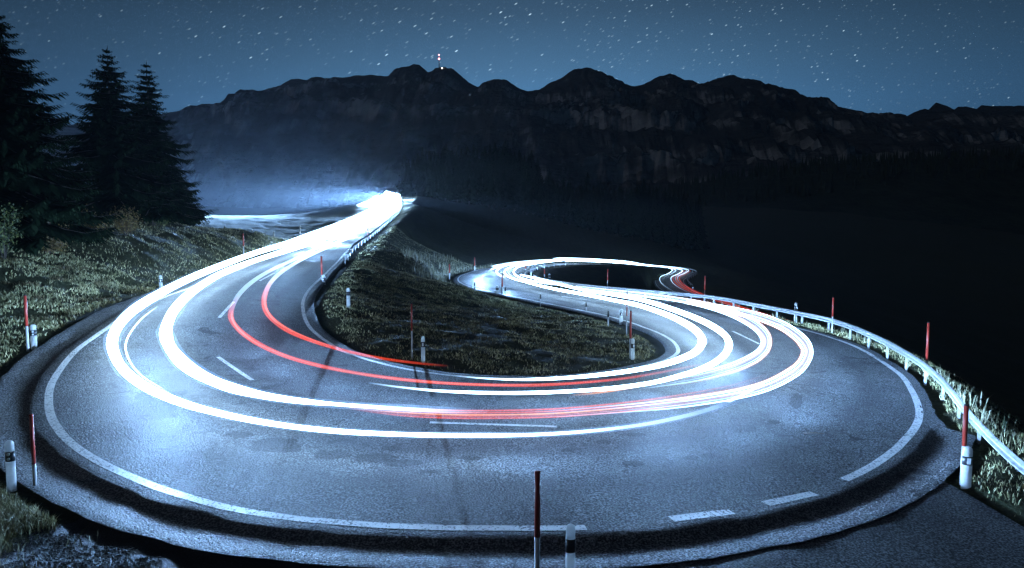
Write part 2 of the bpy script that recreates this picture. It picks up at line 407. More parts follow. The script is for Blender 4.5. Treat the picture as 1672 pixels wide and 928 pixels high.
# ------------------------------------------------------------ height of the land
HARD = np.vstack([RV.reshape(-1, 3), DV])
MAN = np.array([(-26, 35, 2.9), (-30, 50, 5.0), (-38, 50, 6.5), (-45, 70, 7.2), (-32, 60, 5.2), (-20, 22, .9), (-27, 25, 3), (-18, 16, .15), (-24, 30, 1.9),
    (-29, 70, 4.0), (-31, 85, 4.6), (-40, 85, 5.0), (-60, 120, 6.8), (-80, 180, 9), (-45, 150, 7.6), (-110, 200, 9.5), (-60, 250, 11), (-100, 250, 9.5), (-70, 300, 12),
    (-12, 65, 1.3), (-10, 80, 1.0), (-13, 90, 1.6), (-8, 50, .2), (-3, 42, -.3), (-2, 32, -.2), (-8, 34, .4), (3, 40, -.7), (-4, 60, -.2),
    (-25, 230, 8), (0, 230, 4), (-15, 150, 1.8), (5, 170, -.5), (-10, 120, -.4), (-25, 350, 17), (-10, 350, 18), (20, 350, 14), (40, 380, 11), (80, 400, 8), (-18, 180, 5), (-22, 130, 3.5),
    (60, 100, -16), (40, 60, -9), (30, 40, -7), (25, 25, -5), (22, 15, -4), (20, 22, -4), (24, 35, -5), (23, 50, -5.5), (30, 70, -9), (35, 100, -12.6), (14, 70, -4), (16, 80, -6),
    (10, 100, -3.5), (20, 120, -6.5), (25, 150, -6), (33, 165, -7.5), (12, 90, -4.5), (100, 100, -30), (150, 200, -40), (200, 400, -25), (100, 250, -15), (70, 200, -10), (65, 225, -7),
    (0, 5, -.25), (-6, 9.5, -.25), (-3, 9, -.32), (1, 8.5, -.38), (-15, 8, 0), (-30, 5, 3), (15, 10, -1.3), (10, 0, -1), (25, 0, -5), (0, -30, -.5), (-40, -30, 4), (40, -30, -8), (13, 14, -1.1), (11, 11, -.95), (-10, 11, -.05), (-9, 9, -.1), (-12, 12, .05),
    (-300, 400, 14), (-200, 500, 12), (-120, 320, 9), (0, 600, 22), (-60, 480, 14), (300, 600, 10), (400, 100, -70), (-300, 0, 25), (400, -100, -60), (-200, -100, 20), (200, -100, -35), (-120, 80, 12), (-90, 40, 10)], float)
sel = np.concatenate([A[::max(1, NS // 110)] + RA[::max(1, NS // 110)] * 1.2, B[::max(1, NS // 90)] + RB[::max(1, NS // 90)] * .6])
CP = np.vstack([sel, MAN])
keep = [0]
for i in range(1, len(CP)):
    if np.min(np.linalg.norm(CP[keep][:, :2] - CP[i, :2], axis=1)) > .9: keep.append(i)
CP = CP[keep]
# thin-plate spline through the control points
def tps_k(r2): return np.where(r2 > 0, r2 * np.log(np.maximum(r2, 1e-9)) * .5, 0)
S_ = 100.0; XY = CP[:, :2] / S_; n_ = len(CP)
K_ = tps_k(((XY[:, None] - XY[None]) ** 2).sum(-1)) + np.eye(n_) * 2e-6
Pm = np.hstack([np.ones((n_, 1)), XY])
Lm = np.zeros((n_ + 3, n_ + 3)); Lm[:n_, :n_] = K_; Lm[:n_, n_:] = Pm; Lm[n_:, :n_] = Pm.T
sol = np.linalg.solve(Lm, np.concatenate([CP[:, 2], [0, 0, 0]]))
def tps(q):
    q = q / S_; out = np.empty(len(q))
    for i in range(0, len(q), 20000):
        qq = q[i:i + 20000]; out[i:i + 20000] = tps_k(((qq[:, None] - XY[None]) ** 2).sum(-1)) @ sol[:n_] + sol[n_] + qq @ sol[n_ + 1:]
    return out
# nearest hard-surface sample by bucket grid
HB = {}
CELL = 4.0
for i, p in enumerate(HARD): HB.setdefault((int(p[0] // CELL), int(p[1] // CELL)), []).append(i)
HB = {k: np.array(v) for k, v in HB.items()}
def nearest_hard(q):
    D = np.full(len(q), 99.0); ZH = np.zeros(len(q))
    keys = np.floor(q / CELL).astype(int); order = {}
    for i, k in enumerate(map(tuple, keys)): order.setdefault(k, []).append(i)
    for k, ids in order.items():
        cand = [HB[(k[0] + a, k[1] + b)] for a in (-1, 0, 1) for b in (-1, 0, 1) if (k[0] + a, k[1] + b) in HB]
        if not cand: continue
        cand = np.concatenate(cand); ids = np.array(ids)
        for s in range(0, len(ids), 2000):
            ii = ids[s:s + 2000]
            d2 = ((q[ii][:, None] - HARD[cand][None, :, :2]) ** 2).sum(-1); j = d2.argmin(1)
            D[ii] = np.sqrt(d2[np.arange(len(ii)), j]); ZH[ii] = HARD[cand[j], 2]
    return D, ZH
_tab = np.random.default_rng(5).uniform(-1, 1, (64, 64, 4))
def vn(x, y, ch):
    """smooth value noise for arrays"""
    xi = np.floor(x).astype(int); yi = np.floor(y).astype(int); fx = x - xi; fy = y - yi; fx = fx * fx * (3 - 2 * fx); fy = fy * fy * (3 - 2 * fy)
    t = _tab[:, :, ch]; a = t[xi % 64, yi % 64]; b = t[(xi + 1) % 64, yi % 64]; c = t[xi % 64, (yi + 1) % 64]; d = t[(xi + 1) % 64, (yi + 1) % 64]
    return (a * (1 - fx) + b * fx) * (1 - fy) + (c * (1 - fx) + d * fx) * fy
def land(q):
    q = np.asarray(q, float)
    z = tps(q); D, ZH = nearest_hard(q)
    x_, y_ = q[:, 0], q[:, 1]; nz = .11 * vn(x_ * .6, y_ * .6, 0) + .075 * vn(x_ * 1.6, y_ * 1.5, 1) + .045 * vn(x_ * 3.1 + .3 * y_, y_ * 2.8, 2)
    far = smooth(60, 260, q[:, 1]); nz2 = vn(x_ * .03, y_ * .03, 3) * 1.6 * far
    step = .35 + .012 * np.maximum(0, q[:, 1] - 20)
    w = smooth(step * .9, step * .9 + 3.2, D)
    lim = np.where(D < step * 1.0, ZH - .13, ZH - .035)
    return lim * (1 - w) + (z + nz2) * w + nz * smooth(.5, 1.6, D), D
def axis(core0, core1, step, lo, hi, gr):
    c = list(np.arange(core0, core1, step)); s = step; x = core1
    while x < hi: c.append(x); s *= gr; x += s
    s = step; x = core0 - step; left = []
    while x > lo: left.append(x); s *= gr; x -= s
    return np.array(left[::-1] + c + [hi])
GX = axis(-27, 20, .34, -700, 700, 1.045); GY = axis(7, 70, .36, -60, 700, 1.03)
gx, gy = np.meshgrid(GX, GY, indexing='ij'); Q = np.stack([gx.ravel(), gy.ravel()], 1)
GZ, GD = land(Q)
gv = np.hstack([Q, GZ[:, None]])
gf = grid_faces(len(GX), len(GY))[:, ::-1]
fc = Q[gf].mean(1)
# loose gravel lies outside the gutter at the foot of the frame, turf elsewhere
ang = np.array([(y - 9.2) for x, y in fc])
grav = (fc[:, 1] < 14.5) & (fc[:, 0] > -7.9) & (fc[:, 0] < 6.0)
midx = np.where(grav, 1, 0).astype(int)
ground = tag(mesh_obj('ground', gv, gf, [M_SOIL, M_GRAVEL], smooth_=True, mat_idx=midx.tolist()), 'turf slopes and dark gravel round the hairpin road', kind='structure')
def gz(x, y): return float(land(np.array([[x, y]]))[0][0])
def on_ground(px, py, ymin=8, ymax=320):
    """Where the line of sight through a photograph pixel meets the land."""
    ys = np.concatenate([np.arange(ymin, 60, .15), np.arange(60, ymax, .6)]) if ymin < 60 else np.arange(ymin, ymax, .6)
    d = ray(px, py); q = np.stack([d[0] * ys, ys], 1); h = fast_land(q)[0]; rz = CAMZ + d[2] * ys
    k = np.argmax(h > rz)
    if not (h > rz).any(): k = len(ys) - 1
    return np.array([d[0] * ys[k], ys[k], h[k]])
# height of the road surface anywhere near it
RS = RV[:, 8:, :].reshape(-1, 3)
from mathutils.kdtree import KDTree
RKD = KDTree(len(RS))
for i_, p_ in enumerate(RS): RKD.insert((p_[0], p_[1], 0), i_)
RKD.balance()
def road_z(q):
    out = []
    for p in np.atleast_2d(q):
        nb = RKD.find_n((p[0], p[1], 0), 5); w = [1 / (n[2] ** 2 + .02) for n in nb]
        out.append(sum(a * RS[n[1], 2] for a, n in zip(w, nb)) / sum(w))
    return np.array(out)
def on_road(px, py, h, ymin=9, ymax=300):
    ys = np.concatenate([np.arange(ymin, 60, .5), np.arange(60, ymax, 2)])
    d = ray(px, py); q = np.stack([d[0] * ys, ys], 1)
    diff = CAMZ + d[2] * ys - (road_z(q) + h)
    neg = np.nonzero(diff < 0)[0]
    if len(neg) == 0: k = len(ys) - 1; yy = ys[k]
    else:
        k = neg[0]
        yy = ys[k] if k == 0 else ys[k - 1] + (ys[k] - ys[k - 1]) * diff[k - 1] / (diff[k - 1] - diff[k])
    return np.array([d[0] * yy, yy, CAMZ + d[2] * yy])

# ------------------------------------------------------------ painted lines, parts of the road
def strip(name, path, wid, parent, m=None, lift=.004, out=None):
    path = np.asarray(path); t = np.gradient(path, axis=0); t[:, 2] = 0; t /= np.linalg.norm(t, axis=1)[:, None]
    r = np.stack([t[:, 1], -t[:, 0], 0 * t[:, 0]], 1); v = []
    for i, p in enumerate(path):
        for s in (-.5, 0, .5):
            q = p + r[i] * wid * s; v.append(q)
    v = np.array(v); v[:, 2] = np.maximum(road_surf(v), -99) + lift
    return mesh_obj(name, v, grid_faces(len(path), 3), m or M_PAINT, parent, True)
from mathutils.bvhtree import BVHTree
RBVH = BVHTree.FromPolygons([tuple(p) for p in RV.reshape(-1, 3)], grid_faces(NS, NC).tolist())
def road_surf(v):
    out = []
    for p in v:
        h = RBVH.ray_cast(Vector((p[0], p[1], p[2] + 3)), Vector((0, 0, -1)))
        out.append(h[0].z if h[0] is not None else p[2])
    return np.array(out)
def on_surf(px, py):
    d = ray(px, py); h = RBVH.ray_cast(Vector((0, 0, CAMZ)), Vector(d).normalized())
    return np.array(h[0]) if h[0] is not None else on_road(px, py, 0)
kA1 = stn[23] - 1
strip('edge_line', (A + RA * .02)[stn[1]:stn[24]], .21, road)
strip('edge_line', (A + RA * .02)[stn[26] + int(.75 * subs[26]):stn[46]], .22, road)
strip('edge_line', (B + RB * .02)[stn[2]:stn[47]], .18, road)
strip('edge_line', (A + RA * -.1)[stn[47]:stn[60]], .2, road)
strip('edge_line', (B + RB * -.1)[stn[47]:stn[60]], .2, road)
def px_strip(p0, p1, wid, name='lane_dash'):
    a = on_surf(*p0); b = on_surf(*p1); n = 9
    strip(name, [a + (b - a) * i / (n - 1) for i in range(n)], wid, road)
px_strip((1096, 848), (1195, 836), .24); px_strip((1250, 823), (1330, 806), .24)
px_strip((358, 519), (382, 493), .15); px_strip((424, 459), (448, 446), .15); px_strip((356, 583), (412, 621), .15)
px_strip((702, 690), (909, 697), .16); px_strip((1188, 657), (1246, 628), .15); px_strip((1196, 541), (1240, 562), .14)
px_strip((1090, 511), (1105, 514), .14); px_strip((917, 484), (958, 490), .14); px_strip((480, 431), (500, 421), .14)

M_PATCH, *_ = asphalt('patched asphalt', (.036, .037, .040), 1.0)
def patch(px, py, w, h, seed):
    rnd = random.Random(seed); n = 26; c = on_surf(px, py); vs = [c]; rings = [(.5, 0), (1, 1)]
    for q, jag in rings:
        for k in range(n):
            a = 2 * math.pi * k / n; j = 1 + .30 * pnoise(Vector((math.cos(a) * 2, math.sin(a) * 2, seed))) + .14 * rnd.uniform(-1, 1)
            vs.append(on_surf(px + w / 2 * math.cos(a) * q * j, py + h / 2 * math.sin(a) * q * j))
    vs = [(p[0], p[1], p[2] + .003) for p in vs]
    fs = [(0, 1 + k, 1 + (k + 1) % n) for k in range(n)] + [(1 + k, 1 + n + k, 1 + n + (k + 1) % n, 1 + (k + 1) % n) for k in range(n)]
    mesh_obj('surface_patch', vs, fs, M_PATCH, road, True)
for i, a in enumerate(((390, 710, 48, 11), (452, 728, 90, 24), (544, 743, 58, 15), (612, 748, 70, 14), (660, 756, 62, 12), (640, 732, 34, 8), (770, 748, 40, 8), (1034, 757, 36, 10), (985, 722, 26, 6), (1040, 710, 34, 6), (1128, 748, 30, 7),
                       (1160, 744, 34, 7), (250, 668, 80, 36), (240, 648, 40, 14), (1150, 664, 22, 5), (1212, 700, 46, 12), (1262, 690, 22, 8), (700, 770, 30, 6), (1300, 655, 20, 26), (930, 735, 30, 6))): patch(*a, i)
# ------------------------------------------------------------ grass, stones
def blades(name, pts, h, w, material, lean=.5, label=None):
    n = len(pts); h = np.broadcast_to(h, n); w = np.broadcast_to(w, n)
    a = RNG.uniform(0, 2 * math.pi, n); la = RNG.uniform(0, 2 * math.pi, n); ln = RNG.uniform(.1, 1, n) * lean
    dx = np.cos(a) * w * .5; dy = np.sin(a) * w * .5
    lx = np.cos(la) * ln * h; ly = np.sin(la) * ln * h
    z0 = np.zeros(n)
    b1 = pts + np.stack([-dx, -dy, z0], 1); b2 = pts + np.stack([dx, dy, z0], 1)
    m1 = pts + np.stack([lx * .35 - dx * .7, ly * .35 - dy * .7, h * .6], 1); m2 = pts + np.stack([lx * .35 + dx * .7, ly * .35 + dy * .7, h * .6], 1)
    t = pts + np.stack([lx, ly, h * .9], 1)
    V = np.stack([b1, b2, m2, m1, t], 1).reshape(-1, 3); b = np.arange(n)[:, None] * 5
    me = bpy.data.meshes.new(name)
    nf = n * 3; fv = np.concatenate([b + np.array([[0, 1, 2]]), b + np.array([[0, 2, 3]]), b + np.array([[3, 2, 4]])], 1).reshape(-1, 3)
    me.vertices.add(len(V)); me.vertices.foreach_set('co', V.ravel().astype(np.float32))
    me.loops.add(nf * 3); me.loops.foreach_set('vertex_index', fv.ravel().astype(np.int32))
    me.polygons.add(nf); me.polygons.foreach_set('loop_start', np.arange(0, nf * 3, 3, dtype=np.int32)); me.polygons.foreach_set('loop_total', np.full(nf, 3, dtype=np.int32))
    me.update(calc_edges=True); me.materials.append(material)
    return tag(link(bpy.data.objects.new(name, me)), label, 'grass', kind='stuff')
def fast_land(q):
    """bilinear height from the finished terrain grid, so blades stand on the mesh"""
    ix = np.clip(np.searchsorted(GX, q[:, 0]) - 1, 0, len(GX) - 2); iy = np.clip(np.searchsorted(GY, q[:, 1]) - 1, 0, len(GY) - 2)
    fx = (q[:, 0] - GX[ix]) / (GX[ix + 1] - GX[ix]); fy = (q[:, 1] - GY[iy]) / (GY[iy + 1] - GY[iy])
    Zg = GZ.reshape(len(GX), len(GY)); Dg = GD.reshape(len(GX), len(GY))
    def bl(G): return (G[ix, iy] * (1 - fx) + G[ix + 1, iy] * fx) * (1 - fy) + (G[ix, iy + 1] * (1 - fx) + G[ix + 1, iy + 1] * fx) * fy
    return bl(Zg), bl(Dg)
def scatter(n, x0, x1, y0, y1, dmin=.38, clump=.0):
    q = np.stack([RNG.uniform(x0, x1, n), RNG.uniform(y0, y1, n)], 1)
    q = q[(np.abs(q[:, 0]) < .80 * q[:, 1] + 3)]
    z, D = fast_land(q)
    step = .35 + .012 * np.maximum(0, q[:, 1] - 20)
    ok = D > dmin * .5 + step * .55
    ok &= ~((q[:, 1] < 14.5) & (q[:, 0] > -7.9 + .35 * np.sin(q[:, 1] * 3)) & (q[:, 0] < 5.0) & (RNG.random(len(q)) > .03))
    if clump:
        c = .7 * vn(q[:, 0] * .9, q[:, 1] * .9, 1) + .6 * vn(q[:, 0] * 2.6, q[:, 1] * 2.1, 3); ok &= RNG.random(len(q)) < .45 + clump * c
    return np.hstack([q[ok], z[ok][:, None]])
gp = [scatter(150000, -30, -12, 12, 42, clump=.8), scatter(40000, -40, -20, 40, 90, clump=.8)]
gp = np.vstack(gp); blades('grass', gp, RNG.uniform(.04, .13, len(gp)) * (1 + .01 * gp[:, 1]), .018 + .0006 * gp[:, 1], M_BLADE, .9, 'short tufted grass on the bank left of the road')
gi = scatter(150000, -14, 9, 23, 66, clump=.8); gi2 = scatter(30000, -22, -2, 60, 130, clump=.8); gi = np.vstack([gi, gi2])
blades('grass', gi, RNG.uniform(.04, .13, len(gi)), .02 + .0006 * gi[:, 1], M_BLADE, .9, 'rough grass inside the hairpin bend')
gr_ = scatter(170000, 8.5, 22, 9, 60, clump=.6); blades('grass', gr_, RNG.uniform(.05, .16, len(gr_)), .011 + .0006 * gr_[:, 1], M_BLADE, .8, 'green verge grass under the right guardrail')
gc = np.stack([RNG.normal(.6, .75, 1500), RNG.normal(9.75, .22, 1500)], 1); gc = np.hstack([gc, fast_land(gc)[0][:, None]])
blades('grass', gc, RNG.uniform(.05, .16, len(gc)), .010, M_BLADE, .9, 'thin grass round the two posts at the bottom centre')
gb = scatter(60000, -14, -7.5, 9, 16, clump=.8); gb = np.vstack([gb, scatter(60000, -12, -7, 9, 14, clump=.8)]); blades('grass', gb, RNG.uniform(.06, .26, len(gb)), .013, M_BLADE, .9, 'grass tuft at the near left post')

# ------------------------------------------------------------ guardrails
def w_profile():
    return [(-.01, .145), (.012, .14), (.055, .112), (.082, .09), (.082, .055), (.03, .03), (-.01, .0), (.03, -.03), (.082, -.055), (.082, -.09), (.055, -.112), (.012, -.14), (-.01, -.145)]
def resample(path, step):
    path = np.asarray(path, float); d = np.concatenate([[0], np.cumsum(np.linalg.norm(np.diff(path, axis=0), axis=1))])
    n = max(1, int(round(d[-1] / step))); s = np.linspace(0, d[-1], n + 1)
    return np.stack([np.interp(s, d, path[:, i]) for i in range(3)], 1)
def guardrail(path, label, post_step=2.66, h=.62, flip=1, sect=4, fac=1.0, low=0.8, sub=4):
    """path: posts' line on the ground; flip +1 puts the beam's face to the left of the path"""
    posts = resample(path, post_step); base = posts[0]
    root = empty('guardrail', tuple(base)); tag(root, label, 'guardrail', 'steel guardrails along the road')
    posts = posts - base
    t = np.gradient(posts, axis=0); t /= np.linalg.norm(t, axis=1)[:, None]
    side = np.stack([-t[:, 1], t[:, 0], 0 * t[:, 0]], 1) * flip; side /= np.linalg.norm(side, axis=1)[:, None]
    for i, p in enumerate(posts):
        mb = MB(); rz = math.atan2(t[i][1], t[i][0]); x, y, z = p
        mb.box((x - side[i][0] * .02, y - side[i][1] * .02, z + (h - low) / 2 + .0), (.11, .012, h + low - .02), rz)
        for s in (-1, 1):
            cx, cy = x + t[i][0] * .052 * s + side[i][0] * .012, y + t[i][1] * .052 * s + side[i][1] * .012
            mb.box((cx, cy, z + (h - low) / 2), (.006, .06, h + low - .02), rz)
        mb.box((x + side[i][0] * .06, y + side[i][1] * .06, z + h - .02), (.10, .06, .2), rz)
        mb.build('post', M_GALV, root)
    pr = w_profile()
    for i0 in range(0, len(posts) - 1, 2):
        i1 = min(i0 + 2, len(posts) - 1)
        pts = resample(catmull(posts[max(0, i0):i1 + 1], sub) if i1 - i0 >= 1 else posts, 10)
        seg = catmull(posts, sub)[i0 * sub:i1 * sub + 1]; sd = catmull(side, sub)[i0 * sub:i1 * sub + 1]; tt = np.gradient(seg, axis=0); tt /= np.linalg.norm(tt, axis=1)[:, None]
        seg = seg.copy(); seg[-1] += tt[-1] * .16
        v = []
        for j, p in enumerate(seg):
            k = .004 * (1 - 2 * j / max(1, len(seg) - 1))
            for lay in (0, 1):
                for (o, z) in (pr if lay == 0 else pr[::-1]):
                    oo = .09 + o + k - (.006 if lay else 0)
                    v.append((p[0] + sd[j][0] * oo, p[1] + sd[j][1] * oo, p[2] + h + z))
        m = len(pr) * 2; fs = []
        for j in range(len(seg) - 1):
            for k in range(m):
                a = j * m + k; b = j * m + (k + 1) % m; fs.append((a, b, b + m, a + m))
        fs.append(tuple(range(m))); fs.append(tuple((len(seg) - 1) * m + k for k in range(m - 1, -1, -1)))
        rail = mesh_obj('rail', v, fs, M_GALV, root)
        mb = MB()
        p = seg[0]; e = tt[0]
        for q in (-.10, .10):
            for zz in (-.08, .08):
                c = p + sd[0] * (.09 + .083) + e * (.0 + q) + np.array([0, 0, h + zz])
                if seg[0][1] + base[1] < 32:
                    bo = MB(); bo.box(c, (.03, .016, .03), math.atan2(e[1], e[0])); bo.build('bolt', M_GREY, rail)
    return root
# right guardrail: from behind the camera up the right leg and round to the second bend
gpA = [P(1760, 880, -1.45), P(1660, 795, -1.35), P(1592, 722, -1.15)]
gpath = gpA + [P(1547, 660, -1.05), P(1505, 620, -1.02), P(1440, 578, -.98), P(1370, 546, -.96), P(1300, 528, -.94), P(1230, 513, -.93), P(1160, 499, -.95)]
for k in range(stn[38], stn[43], 6): gpath.append(A[k] + RA[k] * .95 + np.array([0, 0, -.05]))
gpath = np.array(gpath)
guardrail(catmull(gpath, 5), 'long galvanised guardrail along the outside of the right leg', flip=1, h=.66, low=.9)
# left leg guardrail, on the inner side of the climb
k0, k1 = stn[8] + 1, stn[3]
gl = [B[k] + RB[k] * .75 + np.array([0, 0, -.05]) for k in list(range(k1, k0 - 3, 3)) + [k0]]
guardrail(gl, 'low guardrail along the inner side of the climbing left leg', flip=-1, post_step=4.0, h=.62, low=1.3, sub=2)
# short rail at the inside of the second bend, seen from behind, and the rail at the far descent
gm = [A[k] + RA[k] * .9 + np.array([0, 0, .02]) for k in range(stn[43] + 2, stn[47] - 2, 4)]
guardrail(gm, 'short dark guardrail on the inside of the second bend', flip=1, post_step=3.2, h=.75, low=.9, sub=2)
gd = [B[k] + RB[k] * .9 + np.array([0, 0, 0]) for k in range(stn[51] + 1, stn[57], 3)]
guardrail(gd, 'small far guardrail where the lower road turns downhill', flip=-1, post_step=4, h=.7, low=.9, sub=2)

# ------------------------------------------------------------ snow poles and delineator posts
def seg_lathe(r, z0, z1, n=12): return [(r, z0), (r, z1)]
def snow_pole(base, h, label, r=.032, split=.45, lean=(0, 0)):
    o = empty('snow_pole', tuple(base)); tag(o, label, 'snow pole', 'snow poles beside the road'); o.rotation_euler = (lean[0], lean[1], 0)
    m = MB(); m.lathe([(r * .96, -.35), (r * .96, h * split)], 12); m.build('sleeve', M_GREY, o, True)
    m = MB(); m.lathe([(r, h * split), (r, h - .03)], 12); m.build('red_section', M_RED, o, True)
    m = MB(); m.lathe([(r * 1.08, h - .03), (r * 1.08, h - .008), (r * .7, h)], 12); m.build('cap', M_BLACK if h > 1.9 else M_RED, o, True)
    return o
def delineator(base, h, label, face=-90, refl='rect', w=.115):
    """face: direction (degrees) in which the reflector looks"""
    o = empty('delineator_post', tuple(base), math.radians(face + 90)); tag(o, label, 'delineator post', 'white delineator posts beside the road')
    r = w / 2; zb0, zb1 = h - .42, h - .22
    sy = .72
    m = MB(); m.lathe([(r * 1.06, -.3), (r * 1.03, zb0)], 20, sy=sy); m.build('post_body', M_WHITE, o, True)
    m = MB(); m.lathe([(r * 1.045, zb0), (r * 1.04, zb1)], 20, sy=sy); b = m.build('black_band', M_BLACK, o, True)
    m = MB(); m.lathe([(r * 1.02, zb1), (r, h - r * .95), (r * .9, h - r * .5), (r * .65, h - r * .18), (r * .3, h - r * .03), (r * .05, h)], 20, sy=sy); m.build('post_head', M_WHITE, o, True)
    yf = -r * sy * 1.04 - .002
    m = MB()
    if refl == 'rect':
        m.box((0, yf - .004, (zb0 + zb1) / 2), (r * .75, .016, .135)); m.build('reflector', M_REFL, o)
    elif refl == 'round':
        for z in (zb0 + .05, zb1 - .05):
            m = MB(); n = 18; vs = []
            for yy, rr in ((yf + .008, .031), (yf - .008, .031), (yf - .011, .024)):
                vs += [(rr * math.cos(2 * math.pi * k / n), yy, z + rr * math.sin(2 * math.pi * k / n)) for k in range(n)]
            fs = [tuple(range(2 * n, 3 * n))] + [(a * n + k, a * n + (k + 1) % n, (a + 1) * n + (k + 1) % n, (a + 1) * n + k) for a in (0, 1) for k in range(n)]
            m.add(vs, fs); m.build('reflector', M_REFL, o)
    return o
def hp(base, top_py, bot_py): return (bot_py - top_py) * base[1] / F
def og(px, py, **k): return on_ground(px, py, **k)
b = og(58, 805, ymin=9); snow_pole(b, hp(b, 672, 805), 'leaning red and grey snow pole beside the two-reflector post at the lower left corner', .036, .36, (0, .0))
b = og(20, 806, ymin=9); delineator(b, hp(b, 720, 806), 'white post with two round reflectors at the lower left corner', -80, 'round', .22 * .75)
b = og(46, 575, ymin=12); snow_pole(b, hp(b, 481, 575), 'red and white snow pole on the left grass bank', .05, .45)
b = og(56, 572, ymin=12); delineator(b, hp(b, 531, 572), 'white delineator standing beside the pole on the left grass bank', -70, 'round', .2)
b = og(263, 474, ymin=20); delineator(b, hp(b, 450, 474), 'white delineator at the foot of the left bank beside the outer trail', -70, 'rect', .18)
b = og(398, 417, ymin=40); snow_pole(b, 2.1, 'thin snow pole left of the climbing road in front of the field', .06, .4)
b = PD(526, 474, 47.5); snow_pole(b, hp(b, 418, 474), 'dark snow pole at the near end of the climbing road guardrail', .06, .45)
b = PD(529, 474, 46.5); delineator(b, 1.05, 'delineator with a ring mark at the near end of the climbing road guardrail', -110, 'rect', .24)
b = PD(601, 399, 96); snow_pole(b, 2.4, 'pale snow pole against the brightest stretch of the climbing road', .07, .3)
b = og(673, 586, ymin=20); snow_pole(b, hp(b, 494, 586), 'red snow pole standing alone in the middle of the hairpin island front edge', .036, .5)
b = og(691, 593, ymin=20); delineator(b, hp(b, 549, 593), 'white delineator right of the red pole at the front edge of the hairpin island', -90, 'rect', .15)
b = og(569, 503, ymin=20); delineator(b, hp(b, 470, 503), 'faint unlit delineator on the left slope of the hairpin island', -90, None, .2)
b = og(1029, 586, ymin=20); snow_pole(b, hp(b, 506, 586), 'red snow pole at the right tip of the hairpin island', .045, .42)
b = og(1033, 588, ymin=20); delineator(b, hp(b, 553, 588), 'white delineator touching the red pole at the right tip of the hairpin island', -60, 'rect', .17)
b = og(1014, 530, ymin=20); delineator(b, hp(b, 505, 530), 'slim white delineator on the far edge of the island behind the right tip', -80, 'rect', .2)
b = og(1023, 549, ymin=20); snow_pole(b, hp(b, 475, 549), 'thin dark snow pole in front of the inner right road edge', .03, .45)
for px_, t_, bt, lab in ((993, 508, 534, 'first small dark stake from the right on the inner road edge'), (957, 494, 513, 'second small dark stake from the right on the inner road edge'),
                         (882.5, 481, 500, 'third small dark stake from the right on the inner road edge'), (825, 470, 486, 'small dark stake right of the tall pole on the inner road edge'),
                         (775, 461, 476, 'leftmost small dark stake on the inner road edge')):
    b = og(px_, bt, ymin=30); h = hp(b, t_, bt)
    o = empty('edge_stake', tuple(b)); tag(o, lab, 'stake', 'small stakes along the inner road edge')
    m = MB(); m.lathe([(.05, -.3), (.05, h * .6)], 8); m.build('stake_shaft', M_GREY, o, True)
    m = MB(); m.lathe([(.055, h * .6), (.055, h - .03), (.03, h)], 8); m.build('stake_head', M_BLACK, o, True)
b = og(820, 483, ymin=30); snow_pole(b, hp(b, 449, 483), 'tall red and dark snow pole before the bright far bend', .07, .4)
b = og(812, 484, ymin=30); delineator(b, hp(b, 468, 484), 'white delineator left of the tall pole before the bright far bend', -80, None, .26)
def behind(px, py, d, top, lab, r=.05, split=.3):
    b = PD(px, py, d); return snow_pole(b, hp(b, top, py), lab, r, split)
behind(775, 442, 112, 420, 'snow pole on the grass behind the second bend, right of its neighbour', .08, .35)
behind(734, 456, 92, 431, 'reddish snow pole at the left end of the second bend', .08, .4)
behind(858, 441, 113, 430, 'short dark pole inside the second bend', .08, .2)
behind(889, 456, 93, 438, 'snow pole with a white foot behind the second bend guardrail', .07, .45)
b = PD(897, 457, 93); delineator(b, hp(b, 447, 457), 'small white delineator behind the second bend guardrail', -90, None, .3)
behind(992, 466, 66, 440, 'red and white snow pole standing alone before the dark second island', .05, .3)
b = A[stn[37]] + RA[stn[37]] * 1.5; b = np.array([16.3, 57.5, -1.3]); snow_pole(b, 2.35, 'red and white snow pole behind the rail, near the lower road', .05, .48)
b = np.array([18.25, 38.6, -1.2]); snow_pole(b, 2.3, 'red and white snow pole behind the rail, midway round the right bend', .045, .52)
b = np.array([16.6, 27.0, -1.35]); snow_pole(b, 2.6, 'red and white snow pole behind the rail, nearest to the right frame edge', .045, .4)
b = PD(1299, 520, 43); delineator(b, hp(b, 494, 520), 'short white delineator mounted behind the right guardrail', -60, 'rect', .22)
b = og(1577, 797, ymin=10); delineator(b, hp(b, 727, 797), 'white delineator with rectangular reflector on the right verge', -100, 'rect', .2)
snow_pole(b + np.array([.02, .16, -.05]), hp(b, 655, 797), 'red snow pole directly behind the right verge delineator', .05, .5)
b = PD(877, 950, 9.75); snow_pole(b, hp(b, 757, 950), 'tall brown and grey snow pole at the bottom centre of the picture', .043, .41)
b = PD(931, 960, 9.6); delineator(b, hp(b, 848, 960), 'white delineator with black band at the bottom centre, cut by the frame', 90, 'rect', .135)

